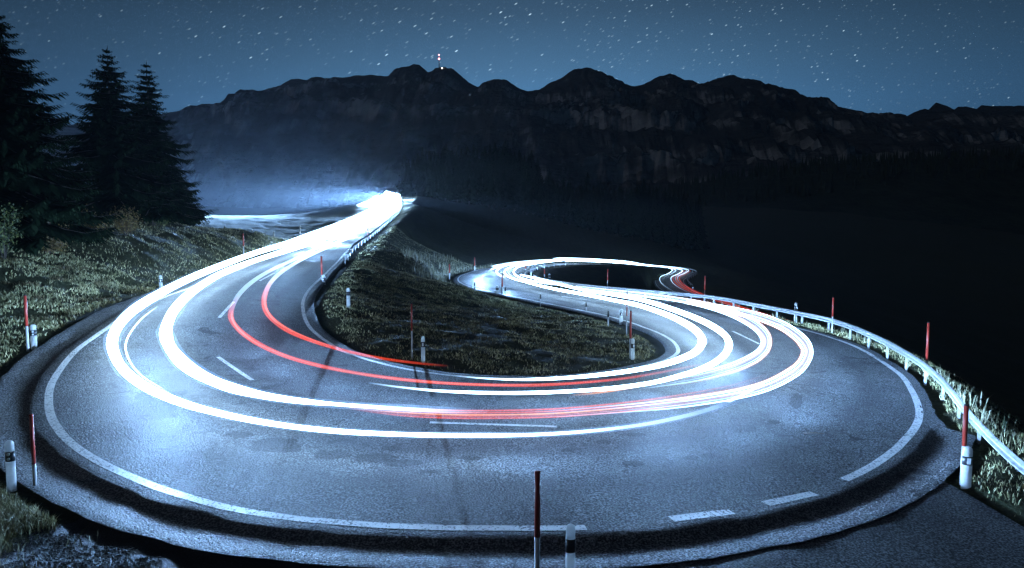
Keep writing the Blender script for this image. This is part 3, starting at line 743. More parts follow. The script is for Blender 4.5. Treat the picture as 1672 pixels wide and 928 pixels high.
# fence posts of the meadow left of the climbing road
def fence_post(px, bt, tp, d, lab):
    b = PD(px, bt, d); z = fast_land(b[None, :2])[0][0]; h = hp(b, tp, bt)
    o = empty('fence_post', (b[0], b[1], z)); tag(o, lab, 'fence post', 'timber fence posts along the meadow')
    m = MB(); m.box((0, 0, (b[2] - z + h) / 2 - .1), (.14, .14, max(.8, b[2] - z + h) + .2)); m.build('post_shaft', M_WOOD, o)
    m = MB(); m.box((0, 0, max(.8, b[2] - z + h) * 1.0 + .02), (.16, .16, .05)); m.build('post_cap', M_GREY, o)
    return o
for a in ((237, 366, 349, 62, 'pale fence post on top of the left bank near the bush'), (311, 377, 365, 85, 'first meadow fence post right of the bank top'),
          (367, 384, 372, 88, 'second meadow fence post from the left bank'), (412, 386, 377, 92, 'third meadow fence post from the left bank'),
          (447, 388, 379, 95, 'fourth meadow fence post, beside the bright road'), (490, 384, 369, 100, 'tall meadow fence post at the edge of the bright road')):
    fence_post(*a)

# ------------------------------------------------------------ drain at the end of the gutter, twig and stones
kk = K_GUT_END
dr = A[kk] + RA[kk] * .98; tz = T[kk]
drz = math.atan2(TA[kk][1], TA[kk][0])
o = empty('drain_grate', (dr[0], dr[1], dr[2] - .10), drz); tag(o, 'dark iron drain grate at the right end of the gutter', 'drain')
m = MB()
for s in (-1, 1): m.box((0, s * .34, 0), (.36, .04, .05)); m.box((s * .18, 0, 0), (.04, .72, .05))
m.build('frame', M_IRON, o)
for k in range(7):
    m = MB(); m.box((0, -.27 + k * .09, 0), (.32, .03, .04)); m.build('bar', M_IRON, o)
tw = on_surf(1327, 709)
m = MB(); m.tube([(-.14, .02, .012), (-.05, -.01, .02), (.03, .0, .022), (.12, -.02, .014), (.17, -.015, .012)], [.006, .009, .01, .008, .004], 6)
m.tube([(.02, 0, .02), (.07, .03, .02)], [.006, .003], 5)
o = m.build('twig', M_BARK, None, True); o.location = tw; o.scale = (1.8, 1.8, 1.8); tag(o, 'short dark twig lying on the asphalt of the right bend', 'twig')
def stones(name, n, x0, x1, y0, y1, smin, smax, cond=None):
    q = np.stack([RNG.uniform(x0, x1, n), RNG.uniform(y0, y1, n)], 1); z, D = fast_land(q); ok = D > .35
    if cond is not None: ok &= cond(q)
    q = q[ok]; z = z[ok]; mb = MB()
    ico = [(0, 0, 1), (.9, 0, .3), (.28, .85, .3), (-.72, .53, .25), (-.72, -.53, .3), (.28, -.85, .35), (0, 0, -.6)]
    fs = [(0, 1, 2), (0, 2, 3), (0, 3, 4), (0, 4, 5), (0, 5, 1), (6, 2, 1), (6, 3, 2), (6, 4, 3), (6, 5, 4), (6, 1, 5)]
    for (x, y), zz in zip(q, z):
        s = RNG.uniform(smin, smax); a = RNG.uniform(0, 6.28); c, d = math.cos(a) * s, math.sin(a) * s; sh = RNG.uniform(.7, 1.3, 7)
        mb.add([(x + (u * c - v * d) * k, y + (u * d + v * c) * k, zz + w * s * .6 * k) for (u, v, w), k in zip(ico, sh)], fs)
    return tag(mb.build(name, M_GRAVEL), kind='stuff')
o = stones('gravel', 36000, -8.2, 5, 8.2, 13, .008, .03); o['label'] = 'dark loose gravel at the foot of the picture outside the gutter'; o['category'] = 'gravel'
mbp = MB()
for k in range(900):
    i = int(RNG.integers(stn[14], stn[28])); o_ = abs(RNG.normal(0, .22)); p = A[i] + RA[i] * (1.42 - o_ if k % 3 else 1.5 + o_ * .5) + T[i] * RNG.uniform(-.3, .3)
    h_ = RBVH.ray_cast(Vector((p[0], p[1], 3)), Vector((0, 0, -1)))[0]
    if h_ is None: continue
    s_ = RNG.uniform(.006, .022); a_ = RNG.uniform(0, 6.28)
    mbp.add([(p[0] + s_ * math.cos(a_ + q * 1.57) * RNG.uniform(.7, 1.3), p[1] + s_ * math.sin(a_ + q * 1.57), h_.z - .002) for q in range(4)] + [(p[0], p[1], h_.z + s_ * .9)], [(0, 1, 4), (1, 2, 4), (2, 3, 4), (3, 0, 4)])
o = mbp.build('grit', M_GREY); tag(o, 'loose grit lying along the gutter edge of the bend', 'grit', kind='stuff')
# tall dry stalks behind the right guardrail
pts = []
for i in range(0, 900):
    t = RNG.uniform(0, 1); k = RNG.integers(0, len(gpath) - 4); p = gpath[k] * (1 - t) + gpath[k + 1] * t
    if pnoise(Vector((p[0] * .9, p[1] * .9, 2))) > -.05:
        x = p[0] + RNG.uniform(.35, 1.1); y = p[1] + RNG.uniform(-.2, .5); pts.append((x, y, fast_land(np.array([[x, y]]))[0][0]))
pts = np.array(pts); o = blades('dry_stalks', pts, RNG.uniform(.3, .85, len(pts)) * np.where(pts[:, 1] < 24, 1, .7), .012 + .0004 * pts[:, 1], M_DRY, .45, 'tall dry stalks behind the right guardrail')

# ------------------------------------------------------------ the light of the passing cars
def glow_mat(name, col, strength):
    m = bpy.data.materials.new(name); m.use_nodes = True; t = m.node_tree; t.nodes.clear()
    at = N('ShaderNodeAttribute', t); at.attribute_name = 'glow'
    em = N('ShaderNodeEmission', t); em.inputs[0].default_value = (*col, 1)
    lk(mathn('MULTIPLY', at.outputs['Fac'], strength, t), em.inputs[1], t)
    tr = N('ShaderNodeBsdfTransparent', t); ad = N('ShaderNodeAddShader', t); lk(em.outputs[0], ad.inputs[0], t); lk(tr.outputs[0], ad.inputs[1], t)
    o = N('ShaderNodeOutputMaterial', t); lk(ad.outputs[0], o.inputs[0], t); return m
G_WHITE = glow_mat('headlight glow', (.48, .74, 1.0), 7.0)
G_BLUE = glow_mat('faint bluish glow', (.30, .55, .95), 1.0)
G_RED = glow_mat('tail light glow', (1.0, .075, .030), .38)
G_PINK = glow_mat('pale pink glow', (1.0, .38, .30), .40)
G_ORANGE = glow_mat('indicator glow', (1.0, .33, .10), .6)
def trail_mesh(name, pts, rad, glow, m, parent, n=8, flat=.8):
    pts = np.asarray(pts); t = np.gradient(pts, axis=0); t /= np.linalg.norm(t, axis=1)[:, None]
    r = np.stack([t[:, 1], -t[:, 0], 0 * t[:, 0]], 1); r /= np.linalg.norm(r, axis=1)[:, None]; upv = np.cross(r, t)
    ang = np.arange(n) * 2 * math.pi / n
    V = pts[:, None] + rad[:, None, None] * (r[:, None] * np.cos(ang)[None, :, None] + upv[:, None] * np.sin(ang)[None, :, None] * flat)
    fs = [(i * n + k, i * n + (k + 1) % n, (i + 1) * n + (k + 1) % n, (i + 1) * n + k) for i in range(len(pts) - 1) for k in range(n)]
    o = mesh_obj(name, V.reshape(-1, 3), fs, m, parent, True)
    a = o.data.attributes.new('glow', 'FLOAT', 'POINT'); a.data.foreach_set('value', np.repeat(glow, n).astype(np.float32))
    return o
def px_path(lst, h, sub=6):
    """lst rows: px, py, width in photograph pixels, glow"""
    W3 = np.array([on_road(p[0], p[1], h) for p in lst])
    dist = W3[:, 1]; rad = np.array([p[2] for p in lst]) * .43 / F * dist; gl = np.array([p[3] for p in lst], float); jt = np.random.default_rng(int(abs(lst[0][0]) * 7 + len(lst))); rad = rad * jt.uniform(.93, 1.07, len(rad)); gl = gl * jt.uniform(.85, 1.1, len(gl))
    al = catmull(np.column_stack([W3, rad, gl]), sub)
    return al[:, :3], np.maximum(al[:, 3], .003), np.maximum(al[:, 4], 0)
def strand(root, lst, h, m, name='light_strand', shift=0.0):
    p, r, g_ = px_path(lst, h)
    return trail_mesh(name, p, r, g_, m, root)
def ribbon_pos(k, u, h): return A[k] * (1 - u) + B[k] * u + np.array([0, 0, h])
def ribbon_strand(root, k0, k1, u, h, rad, g0, g1, m, wob=.0, step=2, name='light_strand'):
    ks = list(range(k0, k1, step)); f = np.linspace(0, 1, len(ks))
    p = np.array([ribbon_pos(k, u + wob * math.sin(i * .15), h) for i, k in enumerate(ks)])
    g_ = (g0 + (g1 - g0) * f) * smooth(0, .06, f) * (1 - smooth(.78, 1, f)); r = rad * (1 - .6 * smooth(.7, 1, f))
    return trail_mesh(name, p, r, g_, m, root)
def trail_root(k, label, grp='car light trails along the road'):
    return tag(empty('light_trail', tuple(A[k])), label, 'light trail', grp)
def root0(label, grp='car light trails along the road'):
    return tag(empty('light_trail', (0, 0, 0)), label, 'light trail', grp)

TA_ = root0('broad white headlight trail, outermost on the left leg and round the front of the bend')
strand(TA_, [(618, 336, 5, 1), (590, 350, 6, 1), (548, 368, 9, 1), (505, 384, 11, 1), (470, 397, 12, 1), (430, 409, 12, 1), (400, 419, 13, 1), (360, 434, 14, 1), (325, 448, 15, 1), (290, 464, 16, 1), (258, 481, 17, 1), (230, 498, 19, 1), (208, 515, 20, 1),
             (190, 537, 20, 1), (183, 560, 20, 1), (190, 586, 20, 1), (205, 607, 20, 1), (230, 627, 19, 1), (260, 643, 18, 1), (300, 659, 16, 1), (350, 673, 15, 1), (410, 686, 14, 1), (480, 697, 13, 1), (560, 705, 12, 1), (640, 709, 11, 1), (720, 711, 10, 1),
             (800, 711, 9, .95), (870, 710, 8, .6), (940, 706, 8, .25), (1010, 699, 8, .12), (1080, 688, 9, .07), (1150, 671, 9, .03), (1210, 650, 8, 0)], .65, G_WHITE)
TB_ = root0('second white headlight trail, inside the outermost one, ending in red at the front')
strand(TB_, [(628, 340, 5, 1), (600, 357, 6, 1), (560, 377, 8, 1), (520, 393, 9, 1), (480, 406, 10, 1), (440, 418, 11, 1), (400, 431, 11, 1), (365, 445, 12, 1), (335, 462, 14, 1), (306, 483, 16, 1), (284, 507, 18, 1), (273, 530, 20, 1),
             (271, 548, 22, 1), (277, 566, 23, 1), (292, 586, 24, 1), (315, 605, 24, 1), (345, 621, 23, 1), (380, 634, 21, 1), (420, 644, 18, 1), (460, 651, 15, 1), (500, 656, 12, .9), (545, 660, 9, .6), (600, 664, 9, .25), (660, 668, 10, .1), (740, 672, 10, .03), (800, 672, 8, 0)], .65, G_WHITE)
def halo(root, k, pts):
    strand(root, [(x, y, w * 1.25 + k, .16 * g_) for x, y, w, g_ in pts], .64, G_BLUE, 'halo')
halo(TA_, 4, [(330, 445, 15, 0), (290, 464, 16, .8), (230, 498, 19, 1), (192, 537, 20, 1), (183, 560, 20, 1), (190, 586, 20, 1), (205, 607, 20, 1), (260, 643, 18, 1), (350, 673, 15, 1), (480, 697, 13, 1), (640, 709, 11, 1), (800, 711, 10, 1), (870, 710, 10, 1), (940, 706, 10, 1), (1010, 699, 10, .9), (1080, 688, 10, .7), (1150, 671, 10, .4), (1230, 645, 9, 0)])
halo(TB_, 4, [(365, 445, 12, 0), (335, 462, 14, .8), (306, 483, 16, 1), (273, 530, 20, 1), (271, 548, 22, 1), (292, 586, 24, 1), (345, 621, 23, 1), (420, 644, 18, 1), (500, 656, 15, 1), (600, 664, 13, 1.4), (660, 667, 13, 1.4), (740, 671, 12, .6), (800, 672, 8, 0)])
strand(TA_, [(258, 500, 2, 0), (232, 520, 2, .4), (212, 545, 2.4, .6), (205, 566, 2.6, .7), (212, 590, 2.6, .6), (232, 614, 2.4, .4), (275, 640, 2, 0)], .62, G_WHITE, 'thin_strand')
TC_ = root0('thin red tail light trail, innermost on the left leg beside the island')
strand(TC_, [(590, 378, 5, .0), (560, 392, 6, .25), (530, 406, 6, .2), (500, 420, 7, .16), (475, 434, 7, .12), (455, 448, 8, .07), (441, 463, 9, .05), (433, 480, 9, .02), (431, 496, 9, 0)], .8, G_WHITE)
strand(TC_, [(455, 448, 6, .0), (441, 463, 8, .6), (433, 480, 10, .9), (431, 496, 10, 1), (436, 511, 10, 1), (450, 526, 10, 1), (472, 541, 9, 1), (505, 555, 9, 1), (545, 568, 8, 1), (590, 579, 7, 1), (640, 588, 6, .8), (690, 594, 5, .4), (735, 598, 4, 0)], .8, G_RED)
strand(TC_, [(435, 470, 3, .0), (432, 490, 4, .7), (437, 509, 4, .9), (455, 528, 4, .6), (505, 553, 3, .3), (560, 570, 2, 0)], .8, G_PINK, 'pale_core')
TD_ = root0('thin red tail light trail, second from the island, running round the front of the bend')
strand(TD_, [(560, 384, 5, .0), (520, 404, 6, .2), (480, 424, 7, .14), (445, 440, 7, .10), (415, 458, 8, .07), (392, 479, 9, .05), (380, 500, 9, .02), (377, 515, 8, 0)], .8, G_WHITE)
strand(TD_, [(392, 479, 6, 0), (380, 500, 9, .6), (377, 518, 10, 1), (386, 534, 10, 1), (404, 550, 10, 1), (432, 567, 10, 1), (470, 583, 9, 1), (520, 597, 9, 1), (580, 609, 8, 1), (650, 619, 8, 1), (730, 626, 7, 1), (810, 629, 7, 1), (880, 629, 7, 1), (950, 625, 6, 1), (1020, 618, 6, .8), (1080, 608, 5, .5), (1150, 594, 5, 0)], .8, G_RED)
strand(TD_, [(380, 505, 3, .0), (379, 520, 4, .8), (392, 540, 4, .8), (430, 566, 4, .5), (520, 597, 3, .3), (650, 619, 3, .5), (810, 629, 3, .5), (950, 625, 2, 0)], .8, G_PINK, 'pale_core')
TE_ = root0('wide striped red and orange tail light trail across the front of the bend')
for off, w_, m_, h_, g_ in ((-6.5, 4, G_RED, .85, 1), (-3, 3, G_RED, .8, .8), (0.5, 3, G_ORANGE, .8, 1), (3.2, 2.4, G_RED, .75, .8), (6, 3.5, G_RED, .7, 1.1), (-1.2, 9, G_RED, .8, .22)):
    strand(TE_, [(x, y + off * k, w_ * (.6 + .4 * k), g_ * gg) for x, y, k, gg in ((560, 664, .3, 0), (610, 670, .6, .35), (670, 674, 1, .8), (740, 677, 1, 1), (820, 677, 1, 1), (900, 675, 1.05, 1), (970, 670, 1.1, .9), (1040, 663, 1.2, .75), (1100, 655, 1.25, .55), (1160, 645, 1.3, .3), (1210, 634, 1.3, .12), (1260, 617, 1.3, 0))], h_, m_)
TF_ = root0('outermost striped white trail on the right leg of the bend')
cF = [(1120, 493.5, .3), (1160, 500, .5), (1200, 508, .7), (1240, 518, .8), (1275, 531, .9), (1300, 547, 1), (1314, 562, 1.1), (1318, 577, 1.1), (1308, 597, 1.1), (1287, 613, 1.1), (1255, 629, 1.05), (1215, 641, 1), (1160, 651, 1), (1100, 659, 1), (1040, 665, .9), (980, 670, .8), (910, 675, .7), (840, 677, .6)]
gF = [1, 1, 1, 1, 1, 1, 1, 1, 1, 1, .9, .75, .5, .3, .15, .08, .03, 0]
nF = [(-.93, -.37)] * 0
def offset_px(lst, k):
    """shift a pixel path sideways by k px to its right"""
    a = np.array([p[:2] for p in lst]); t = np.gradient(a, axis=0); t /= np.linalg.norm(t, axis=1)[:, None]; return a + np.stack([-t[:, 1], t[:, 0]], 1) * k
def bundle(root, c, g_, offs, h):
    a = np.array([p[:2] for p in c]); t = np.gradient(a, axis=0); t /= np.linalg.norm(t, axis=1)[:, None]; n = np.stack([-t[:, 1], t[:, 0]], 1)
    for off, w_, m_, gg in offs:
        strand(root, [(a[i, 0] + n[i, 0] * off * c[i][2], a[i, 1] + n[i, 1] * off * c[i][2], w_ * c[i][2], g_[i] * gg) for i in range(len(c))], h, m_)
bundle(TF_, cF, gF, ((-7.5, 3, G_WHITE, .5), (-3.8, 2.2, G_WHITE, .16), (-1, 1.6, G_ORANGE, .5), (1.8, 3.0, G_WHITE, .3), (6.6, 4, G_WHITE, .5), (0, 17, G_BLUE, .32), (9.2, 1.3, G_ORANGE, .8)), .72)
TG_ = root0('striped white and orange trail just inside the outermost on the right leg')
cG = [(940, 469, .25), (1000, 476, .35), (1060, 483, .45), (1110, 490, .5), (1150, 498, .65), (1185, 508, .8), (1213, 520, .9), (1236, 534, 1), (1249, 549, 1.1), (1250, 565, 1.1), (1238, 580, 1.1), (1212, 594, 1.1), (1180, 605, 1), (1140, 615, 1), (1090, 624, .8), (1040, 632, .6)]
gG = [.6, 1, 1, 1, 1, 1, 1, 1, 1, 1, .9, .7, .45, .25, .12, 0]
bundle(TG_, cG, gG, ((-6.5, 3, G_WHITE, .4), (-3, 2, G_WHITE, .14), (.2, 1.6, G_ORANGE, .6), (2.6, 2.6, G_WHITE, .25), (6.4, 3.6, G_WHITE, .45), (0, 15, G_BLUE, .30), (-8.6, 1.3, G_ORANGE, .7)), .72)
TH_ = root0('broad white headlight trail second from the island on the right leg')
strand(TH_, [(850, 449, 3, 1), (880, 456, 5, 1), (920, 466, 6, 1), (960, 475, 7, 1), (1000, 481, 8, 1), (1035, 487, 9, 1), (1070, 496, 10, 1), (1103, 507, 11, 1), (1135, 519, 12, 1), (1162, 532, 13, 1), (1182, 546, 13, 1), (1190, 559, 13, 1), (1187, 574, 13, 1), (1172, 589, 13, 1), (1145, 603, 12, 1), (1110, 614, 11, 1), (1065, 625, 10, 1), (1010, 633, 9, 1), (950, 638, 8, 1),
             (890, 641, 8, .9), (830, 642, 8, .7), (770, 641, 7, .5), (710, 638, 6, .3), (650, 632, 4, .12), (600, 625, 3, 0)], .65, G_WHITE)
strand(TH_, [(1130, 606, 2, 0), (1080, 622, 4, .8), (1030, 633, 5, 1), (980, 641, 5, .7), (930, 646, 4, 0)], .6, G_ORANGE)
TI_ = root0('broad white headlight trail nearest to the island on the right leg')
strand(TI_, [(838, 455, 3, 1), (870, 464, 5, 1), (910, 473, 6, 1), (955, 481, 7, 1), (1000, 490, 8, 1), (1040, 498, 10, 1), (1075, 509, 12, 1), (1105, 521, 13, 1), (1130, 535, 14, 1), (1144, 549, 15, 1), (1146, 561, 15, 1), (1135, 575, 15, 1), (1112, 586, 14, 1), (1080, 596, 13, 1), (1040, 604, 11, 1), (990, 611, 9, 1), (940, 616, 8, 1), (890, 619, 7, .9), (840, 620, 5, .6), (790, 618, 3, .25), (740, 614, 2, 0)], .65, G_WHITE)
# the many cars of the climb, seen almost end on: their trails run together
TJ_ = root0('blazing bundle of white trails on the straight climb to the crest')
kc = stn[1] + 2
for i, (u, h, r_, e, g0, g1) in enumerate(((.12, .65, .22, stn[8], 1.6, .5), (.2, .75, .3, stn[7], 1.6, .4), (.3, .65, .22, stn[7] + 6, 1.6, .3), (.38, .9, .32, stn[7], 1.4, .2), (.48, .7, .25, stn[7] - 4, 1.4, .2), (.58, .65, .25, stn[7], 1.3, .2),
                                         (.68, .8, .32, stn[7], 1.2, .15), (.78, .65, .32, stn[7] - 3, 1.2, .12), (.9, .65, .28, stn[6] + 2, 1.2, .12), (.62, .9, .34, stn[6] + 3, 1.2, .15), (.85, .9, .3, stn[6], 1.2, .15), (.35, 1.6, .5, stn[5], 1.5, .2), (.2, 1.9, .4, stn[4], 1.5, .2), (.55, 1.3, .5, stn[5], 1.5, .2), (.75, 1.1, .4, stn[5], 1.5, .2))):
    ribbon_strand(TJ_, kc, e, u, h, r_ * 1.15, g0, g1, G_WHITE)
TK_ = root0('bundle of white trails through the second bend and along the far straight')
for i, (u, h, r_, a_, b_, g0) in enumerate(((.16, .65, .11, stn[40], stn[58], .7), (.3, .65, .13, stn[41], stn[56], .5), (.42, .8, .15, stn[42], stn[51], .3), (.55, .65, .12, stn[44], stn[58], .4), (.66, .7, .14, stn[45], stn[52], .4), (.78, .8, .10, stn[46], stn[57], .25), (.5, 1.0, .32, stn[47], stn[50], .8), (.25, .75, .08, stn[42], stn[57], .12), (.7, .75, .08, stn[45], stn[58], .10))):
    ribbon_strand(TK_, a_, b_, u, h, r_, g0, g0 * .7, G_WHITE, step=1)
TL_ = root0('red tail light trails on the lower road behind the guardrail')
for u, h in ((.62, .8), (.74, .8), (.84, .75)):
    ribbon_strand(TL_, stn[53], stn[61], u, h, .06, .8, 1.3, G_RED, step=1)

def beam(root, k, u, fwd, power, col=(.29, .55, 1.0), rad=.10, yaw=0, dip=1.0, hw=.75, spill=.38, fall=.075):
    """dipped headlight pattern, shared by the added crest lamps: bright just under a level cut-off, weaker towards the near road and above"""
    d = bpy.data.lights.new('headlight_or_glow_beam', 'SPOT'); o = bpy.data.objects.new('headlight_or_glow_beam', d); link(o, root)
    d.energy = power; d.color = col; d.spot_size = math.radians(130); d.spot_blend = .4; d.specular_factor = .25; d.shadow_soft_size = rad
    d.use_nodes = True; t = d.node_tree; t.nodes.clear()
    tc_ = N('ShaderNodeTexCoord', t); sp_ = N('ShaderNodeSeparateXYZ', t); lk(tc_.outputs['Normal'], sp_.inputs[0], t)
    zz = mathn('ABSOLUTE', sp_.outputs[2], None, t); zz = mathn('MAXIMUM', zz, .05, t)
    hx = mathn('DIVIDE', sp_.outputs[0], zz, t); v_ = mathn('DIVIDE', sp_.outputs[1], zz, t); v_ = mathn('MULTIPLY', v_, VSIGN, t)   # v_ > 0: below the cut-off
    H_ = mathn('EXPONENT', mathn('MULTIPLY', mathn('MULTIPLY', hx, hx, t), -1 / hw ** 2, t), None, t)
    lo = mathn('DIVIDE', 1.0, mathn('ADD', 1.0, mathn('POWER', mathn('MULTIPLY', mathn('MAXIMUM', v_, 0.0, t), 1 / fall, t), 2.3, t), t), t)
    mr = N('ShaderNodeMapRange', t); mr.interpolation_type = 'SMOOTHSTEP'; mr.inputs[1].default_value = -.05; mr.inputs[2].default_value = .0; mr.inputs[3].default_value = spill; mr.inputs[4].default_value = 1.0; lk(v_, mr.inputs[0], t)
    m2 = N('ShaderNodeMapRange', t); m2.interpolation_type = 'SMOOTHSTEP'; m2.inputs[1].default_value = -.55; m2.inputs[2].default_value = -.05; m2.inputs[3].default_value = .02; m2.inputs[4].default_value = 1.0; lk(v_, m2.inputs[0], t)
    e = N('ShaderNodeEmission', t); lk(mathn('MULTIPLY', mathn('MULTIPLY', H_, lo, t), mathn('MULTIPLY', mr.outputs[0], m2.outputs[0], t), t), e.inputs[1], t)
    oo = N('ShaderNodeOutputLight', t); lk(e.outputs[0], oo.inputs[0], t)
    tt = T[k] * fwd; sl = (ribbon_pos(min(k + 3, NS - 1), u, 0) - ribbon_pos(max(k - 3, 0), u, 0)); pitch = math.atan2(sl[2] * fwd, np.linalg.norm(sl[:2]))
    yw = math.atan2(tt[1], tt[0]) + math.radians(yaw)
    o.location = ribbon_pos(k, u, .66)
    o.rotation_euler = (math.pi / 2 - math.radians(dip) + pitch, 0, yw - math.pi / 2)
    return o
VSIGN = -1.0
def along(k0, k1, dist):
    s = SLEN; out = []; last = -1e9
    for k in range(k0, k1):
        if s[k] - last >= dist: out.append(k); last = s[k]
    return out
E0 = 8200
for k, yw_ in zip(along(stn[1], stn[3], 14), (-34, -46, -38, -52, -42, -56)): beam(TJ_, k, .3, 1, E0 * 1150, hw=.48, dip=-4.5, yaw=yw_, spill=.04, fall=.20)  # added crest lamps, turned left off the road to make the haze glow
for k, yw_ in zip(along(stn[1], stn[3], 14), (-34, -50, -40)): beam(TJ_, k, .3, 1, E0 * 80, hw=.40, dip=-7, yaw=yw_, spill=.5, fall=.5)  # more added lamps, tilted upward for a glow round the crest
for k, yw_ in zip(along(stn[2], stn[4], 22), (36, 46, 52)): beam(TJ_, k, .8, 1, E0 * 70, hw=.35, dip=-1, yaw=yw_, spill=.1, fall=.4)  # added lamps turned right, lighting the island's back slope and the air
for k in along(stn[1], stn[3], 22): beam(TJ_, k, .3, 1, E0 * 5, dip=6, spill=.001); beam(TJ_, k, .7, -1, E0 * 3, hw=.6, spill=.0)
for k in along(stn[3], stn[9], 14): beam(TJ_, k, .3, 1, E0 * (26 if k < stn[7] - 4 else 1.0), dip=5 if k < stn[8] else 2, spill=.002 if k < stn[8] else .05); beam(TJ_, k, .7, -1, E0 * 9, hw=.5, dip=2, spill=.0)
for k in along(stn[9], stn[14], 4): beam(TA_, k, .27, 1, E0 * .10)
for k in along(stn[14], stn[17], 4): beam(TA_, k, .27, 1, E0 * .5)
for k in along(stn[17], stn[22], 3.5): beam(TA_, k, .27, 1, E0 * 1.5)
for k in along(stn[22], stn[28], 3): beam(TA_, k, .27, 1, E0 * 2.8)
for k in along(stn[10], stn[16], 5): beam(TI_, k, .66, -1, E0 * .9)
for k in along(stn[16], stn[27], 3.5): beam(TI_, k, .66, -1, E0 * 1.9, dip=-3, spill=.9, fall=.12)
for k in along(stn[27], stn[41], 6): beam(TH_, k, .66, -1, E0 * .45)
for k in along(stn[27], stn[38], 5): beam(TF_, k, .25, 1, E0 * 2.2)
for k in along(stn[41], stn[49], 11): beam(TK_, k, .3, 1, E0 * 3, dip=0, spill=.35); beam(TK_, k, .7, -1, E0 * 2.5)
for k in along(stn[49], stn[58], 14): beam(TK_, k, .5, -1, E0 * 2)
#PART3
# ------------------------------------------------------------ spruces
def spruce_mesh(seed, H, R, whorls, per, detail):
    """trunk and limbs in one list, needle sprays in another; base at the origin"""
    rnd = random.Random(seed); tr = MB(); lim = MB(); v = []; f = []
    tr.tube([(0, 0, -1.5), (.02 * H * .1, 0, H * .3), (0, .02, H * .7), (0, 0, H * .99)], [H * .016 + .05, H * .012 + .03, H * .006 + .02, .01], 8)
    def spray(p, d, ln, wd, droop):
        side = Vector((-d.y, d.x, 0)); side = side.normalized() if side.length > 1e-4 else Vector((1, 0, 0))
        q = p + d * ln + Vector((0, 0, -droop))
        b = len(v); v.extend([p - side * wd * .25, p + side * wd * .25, p + (q - p) * .55 + side * wd * .5, q, p + (q - p) * .55 - side * wd * .5]); f.append((b, b + 1, b + 2, b + 3, b + 4))
    for w in range(whorls):
        t = (w + .5) / whorls; z = H * (.10 + .89 * t ** .92); n = per + rnd.randint(-1, 1)
        Rr = R * (1 - t) ** .82 + .12; a0 = rnd.uniform(0, 6.28)
        for k in range(n):
            a = a0 + 6.283 * k / n + rnd.uniform(-.25, .25); L = Rr * rnd.choice((.5, .7, .85, 1.0, 1.0, 1.18)) * rnd.uniform(.9, 1.08)
            d = Vector((math.cos(a), math.sin(a), 0)); rise = .28 * (t - .35) + rnd.uniform(-.05, .05)
            segs = 5; pts = []
            for s in range(segs + 1):
                u = s / segs; pts.append(Vector((0, 0, z)) + d * L * u + Vector((0, 0, L * (rise * u - .46 * u * u + .36 * u ** 4))))
            if not detail:
                L *= rnd.uniform(.8, 1.25); dz_ = H / whorls; b = len(v); sd = Vector((-d.y, d.x, 0)) * L * .28
                top = Vector((0, 0, z + dz_ * .7)); tip = Vector((0, 0, z - L * .22)) + d * L; low = Vector((0, 0, z - dz_ * .75)) + d * L * .45
                v.extend([top, tip, low, top + d * L * .1, tip * .82 + sd + Vector((0, 0, z * .18 - L * .2)), tip * .82 - sd + Vector((0, 0, z * .18 - L * .2)), tip]); f.append((b, b + 1, b + 2)); f.append((b + 3, b + 4, b + 6)); f.append((b + 3, b + 6, b + 5))
                continue
            if detail: lim.tube(pts, [.012 * L + .015 - (.011 * L + .01) * s / segs for s in range(segs + 1)], 4, cap=False)
            ns = max(3, int(L * detail)) if detail else 3
            for s in range(ns):
                u = (s + .7) / ns; i = min(segs - 1, int(u * segs)); p = pts[i].lerp(pts[i + 1], u * segs - i)
                tw = L * .34 * (1.15 - u) + .10 + (.05 if detail else .25)
                for sg in (-1, 1):
                    dd = (d * .62 + Vector((-d.y, d.x, 0)) * sg * rnd.uniform(.5, .95)).normalized()
                    spray(p, dd, tw * rnd.uniform(.8, 1.25), tw * .30, tw * rnd.uniform(.15, .75))
                spray(p, d, tw * .9, tw * .4, tw * rnd.uniform(.3, .9))
                if detail and rnd.random() < .7: spray(p, Vector((d.x * .25, d.y * .25, 0)), tw * .4, .16, tw * rnd.uniform(.5, 1.0))
            spray(pts[-2], d, L * .22 + .12, .16, -.02)
    spray(Vector((0, 0, H * .96)), Vector((.05, 0, 0)), 1, .10, -H * .05)
    return tr, lim, v, f
def spruce(seed, loc, H, R, label, whorls, per, detail, rz=0, group='tall spruces on the left bank', name='spruce_tree'):
    tr, lim, v, f = spruce_mesh(seed, H, R, whorls, per, detail)
    o = empty(name, tuple(loc), rz); tag(o, label, 'tree', group)
    tr.build('trunk', M_BARK, o, True)
    if detail: tag(lim.build('limbs', M_BARK, o, True), kind='stuff')
    mesh_obj('crown', [tuple(p) for p in v], f, M_NEEDLE, o)
    return o
def tree_at(px, base_py, d): p = PD(px, base_py, d); z = fast_land(p[None, :2])[0][0]; return np.array([p[0], p[1], z])
def tree_h(px, top_py, loc): return CAMZ + ray(px, top_py)[2] * loc[1] - loc[2]
l = tree_at(188, 375, 58); spruce(11, l, tree_h(188, 76, l), 5.2, 'middle one of the three tall spruces on the left bank, pointed against the sky', 27, 8, 6)
l = tree_at(250, 380, 62); spruce(23, l, tree_h(250, 100, l), 4.4, 'rightmost of the three tall spruces on the left bank', 25, 8, 6)
l = tree_at(8, 390, 40); spruce(37, l, tree_h(8, 2, l), 5.8, 'leftmost and nearest tall spruce, cut by the left frame edge', 26, 9, 7)
l = tree_at(-120, 390, 44); spruce(41, l, 15, 5.0, 'big spruce outside the left edge of the picture', 32, 8, 3)
l = tree_at(120, 385, 66); spruce(53, l, tree_h(120, 285, l), 3.6, 'smaller dark spruce filling the gap between the left and middle spruces', 26, 9, 5)
l = tree_at(285, 380, 74); spruce(59, l, tree_h(285, 262, l), 3.8, 'lower dark spruce on the right flank of the left group', 26, 9, 5)

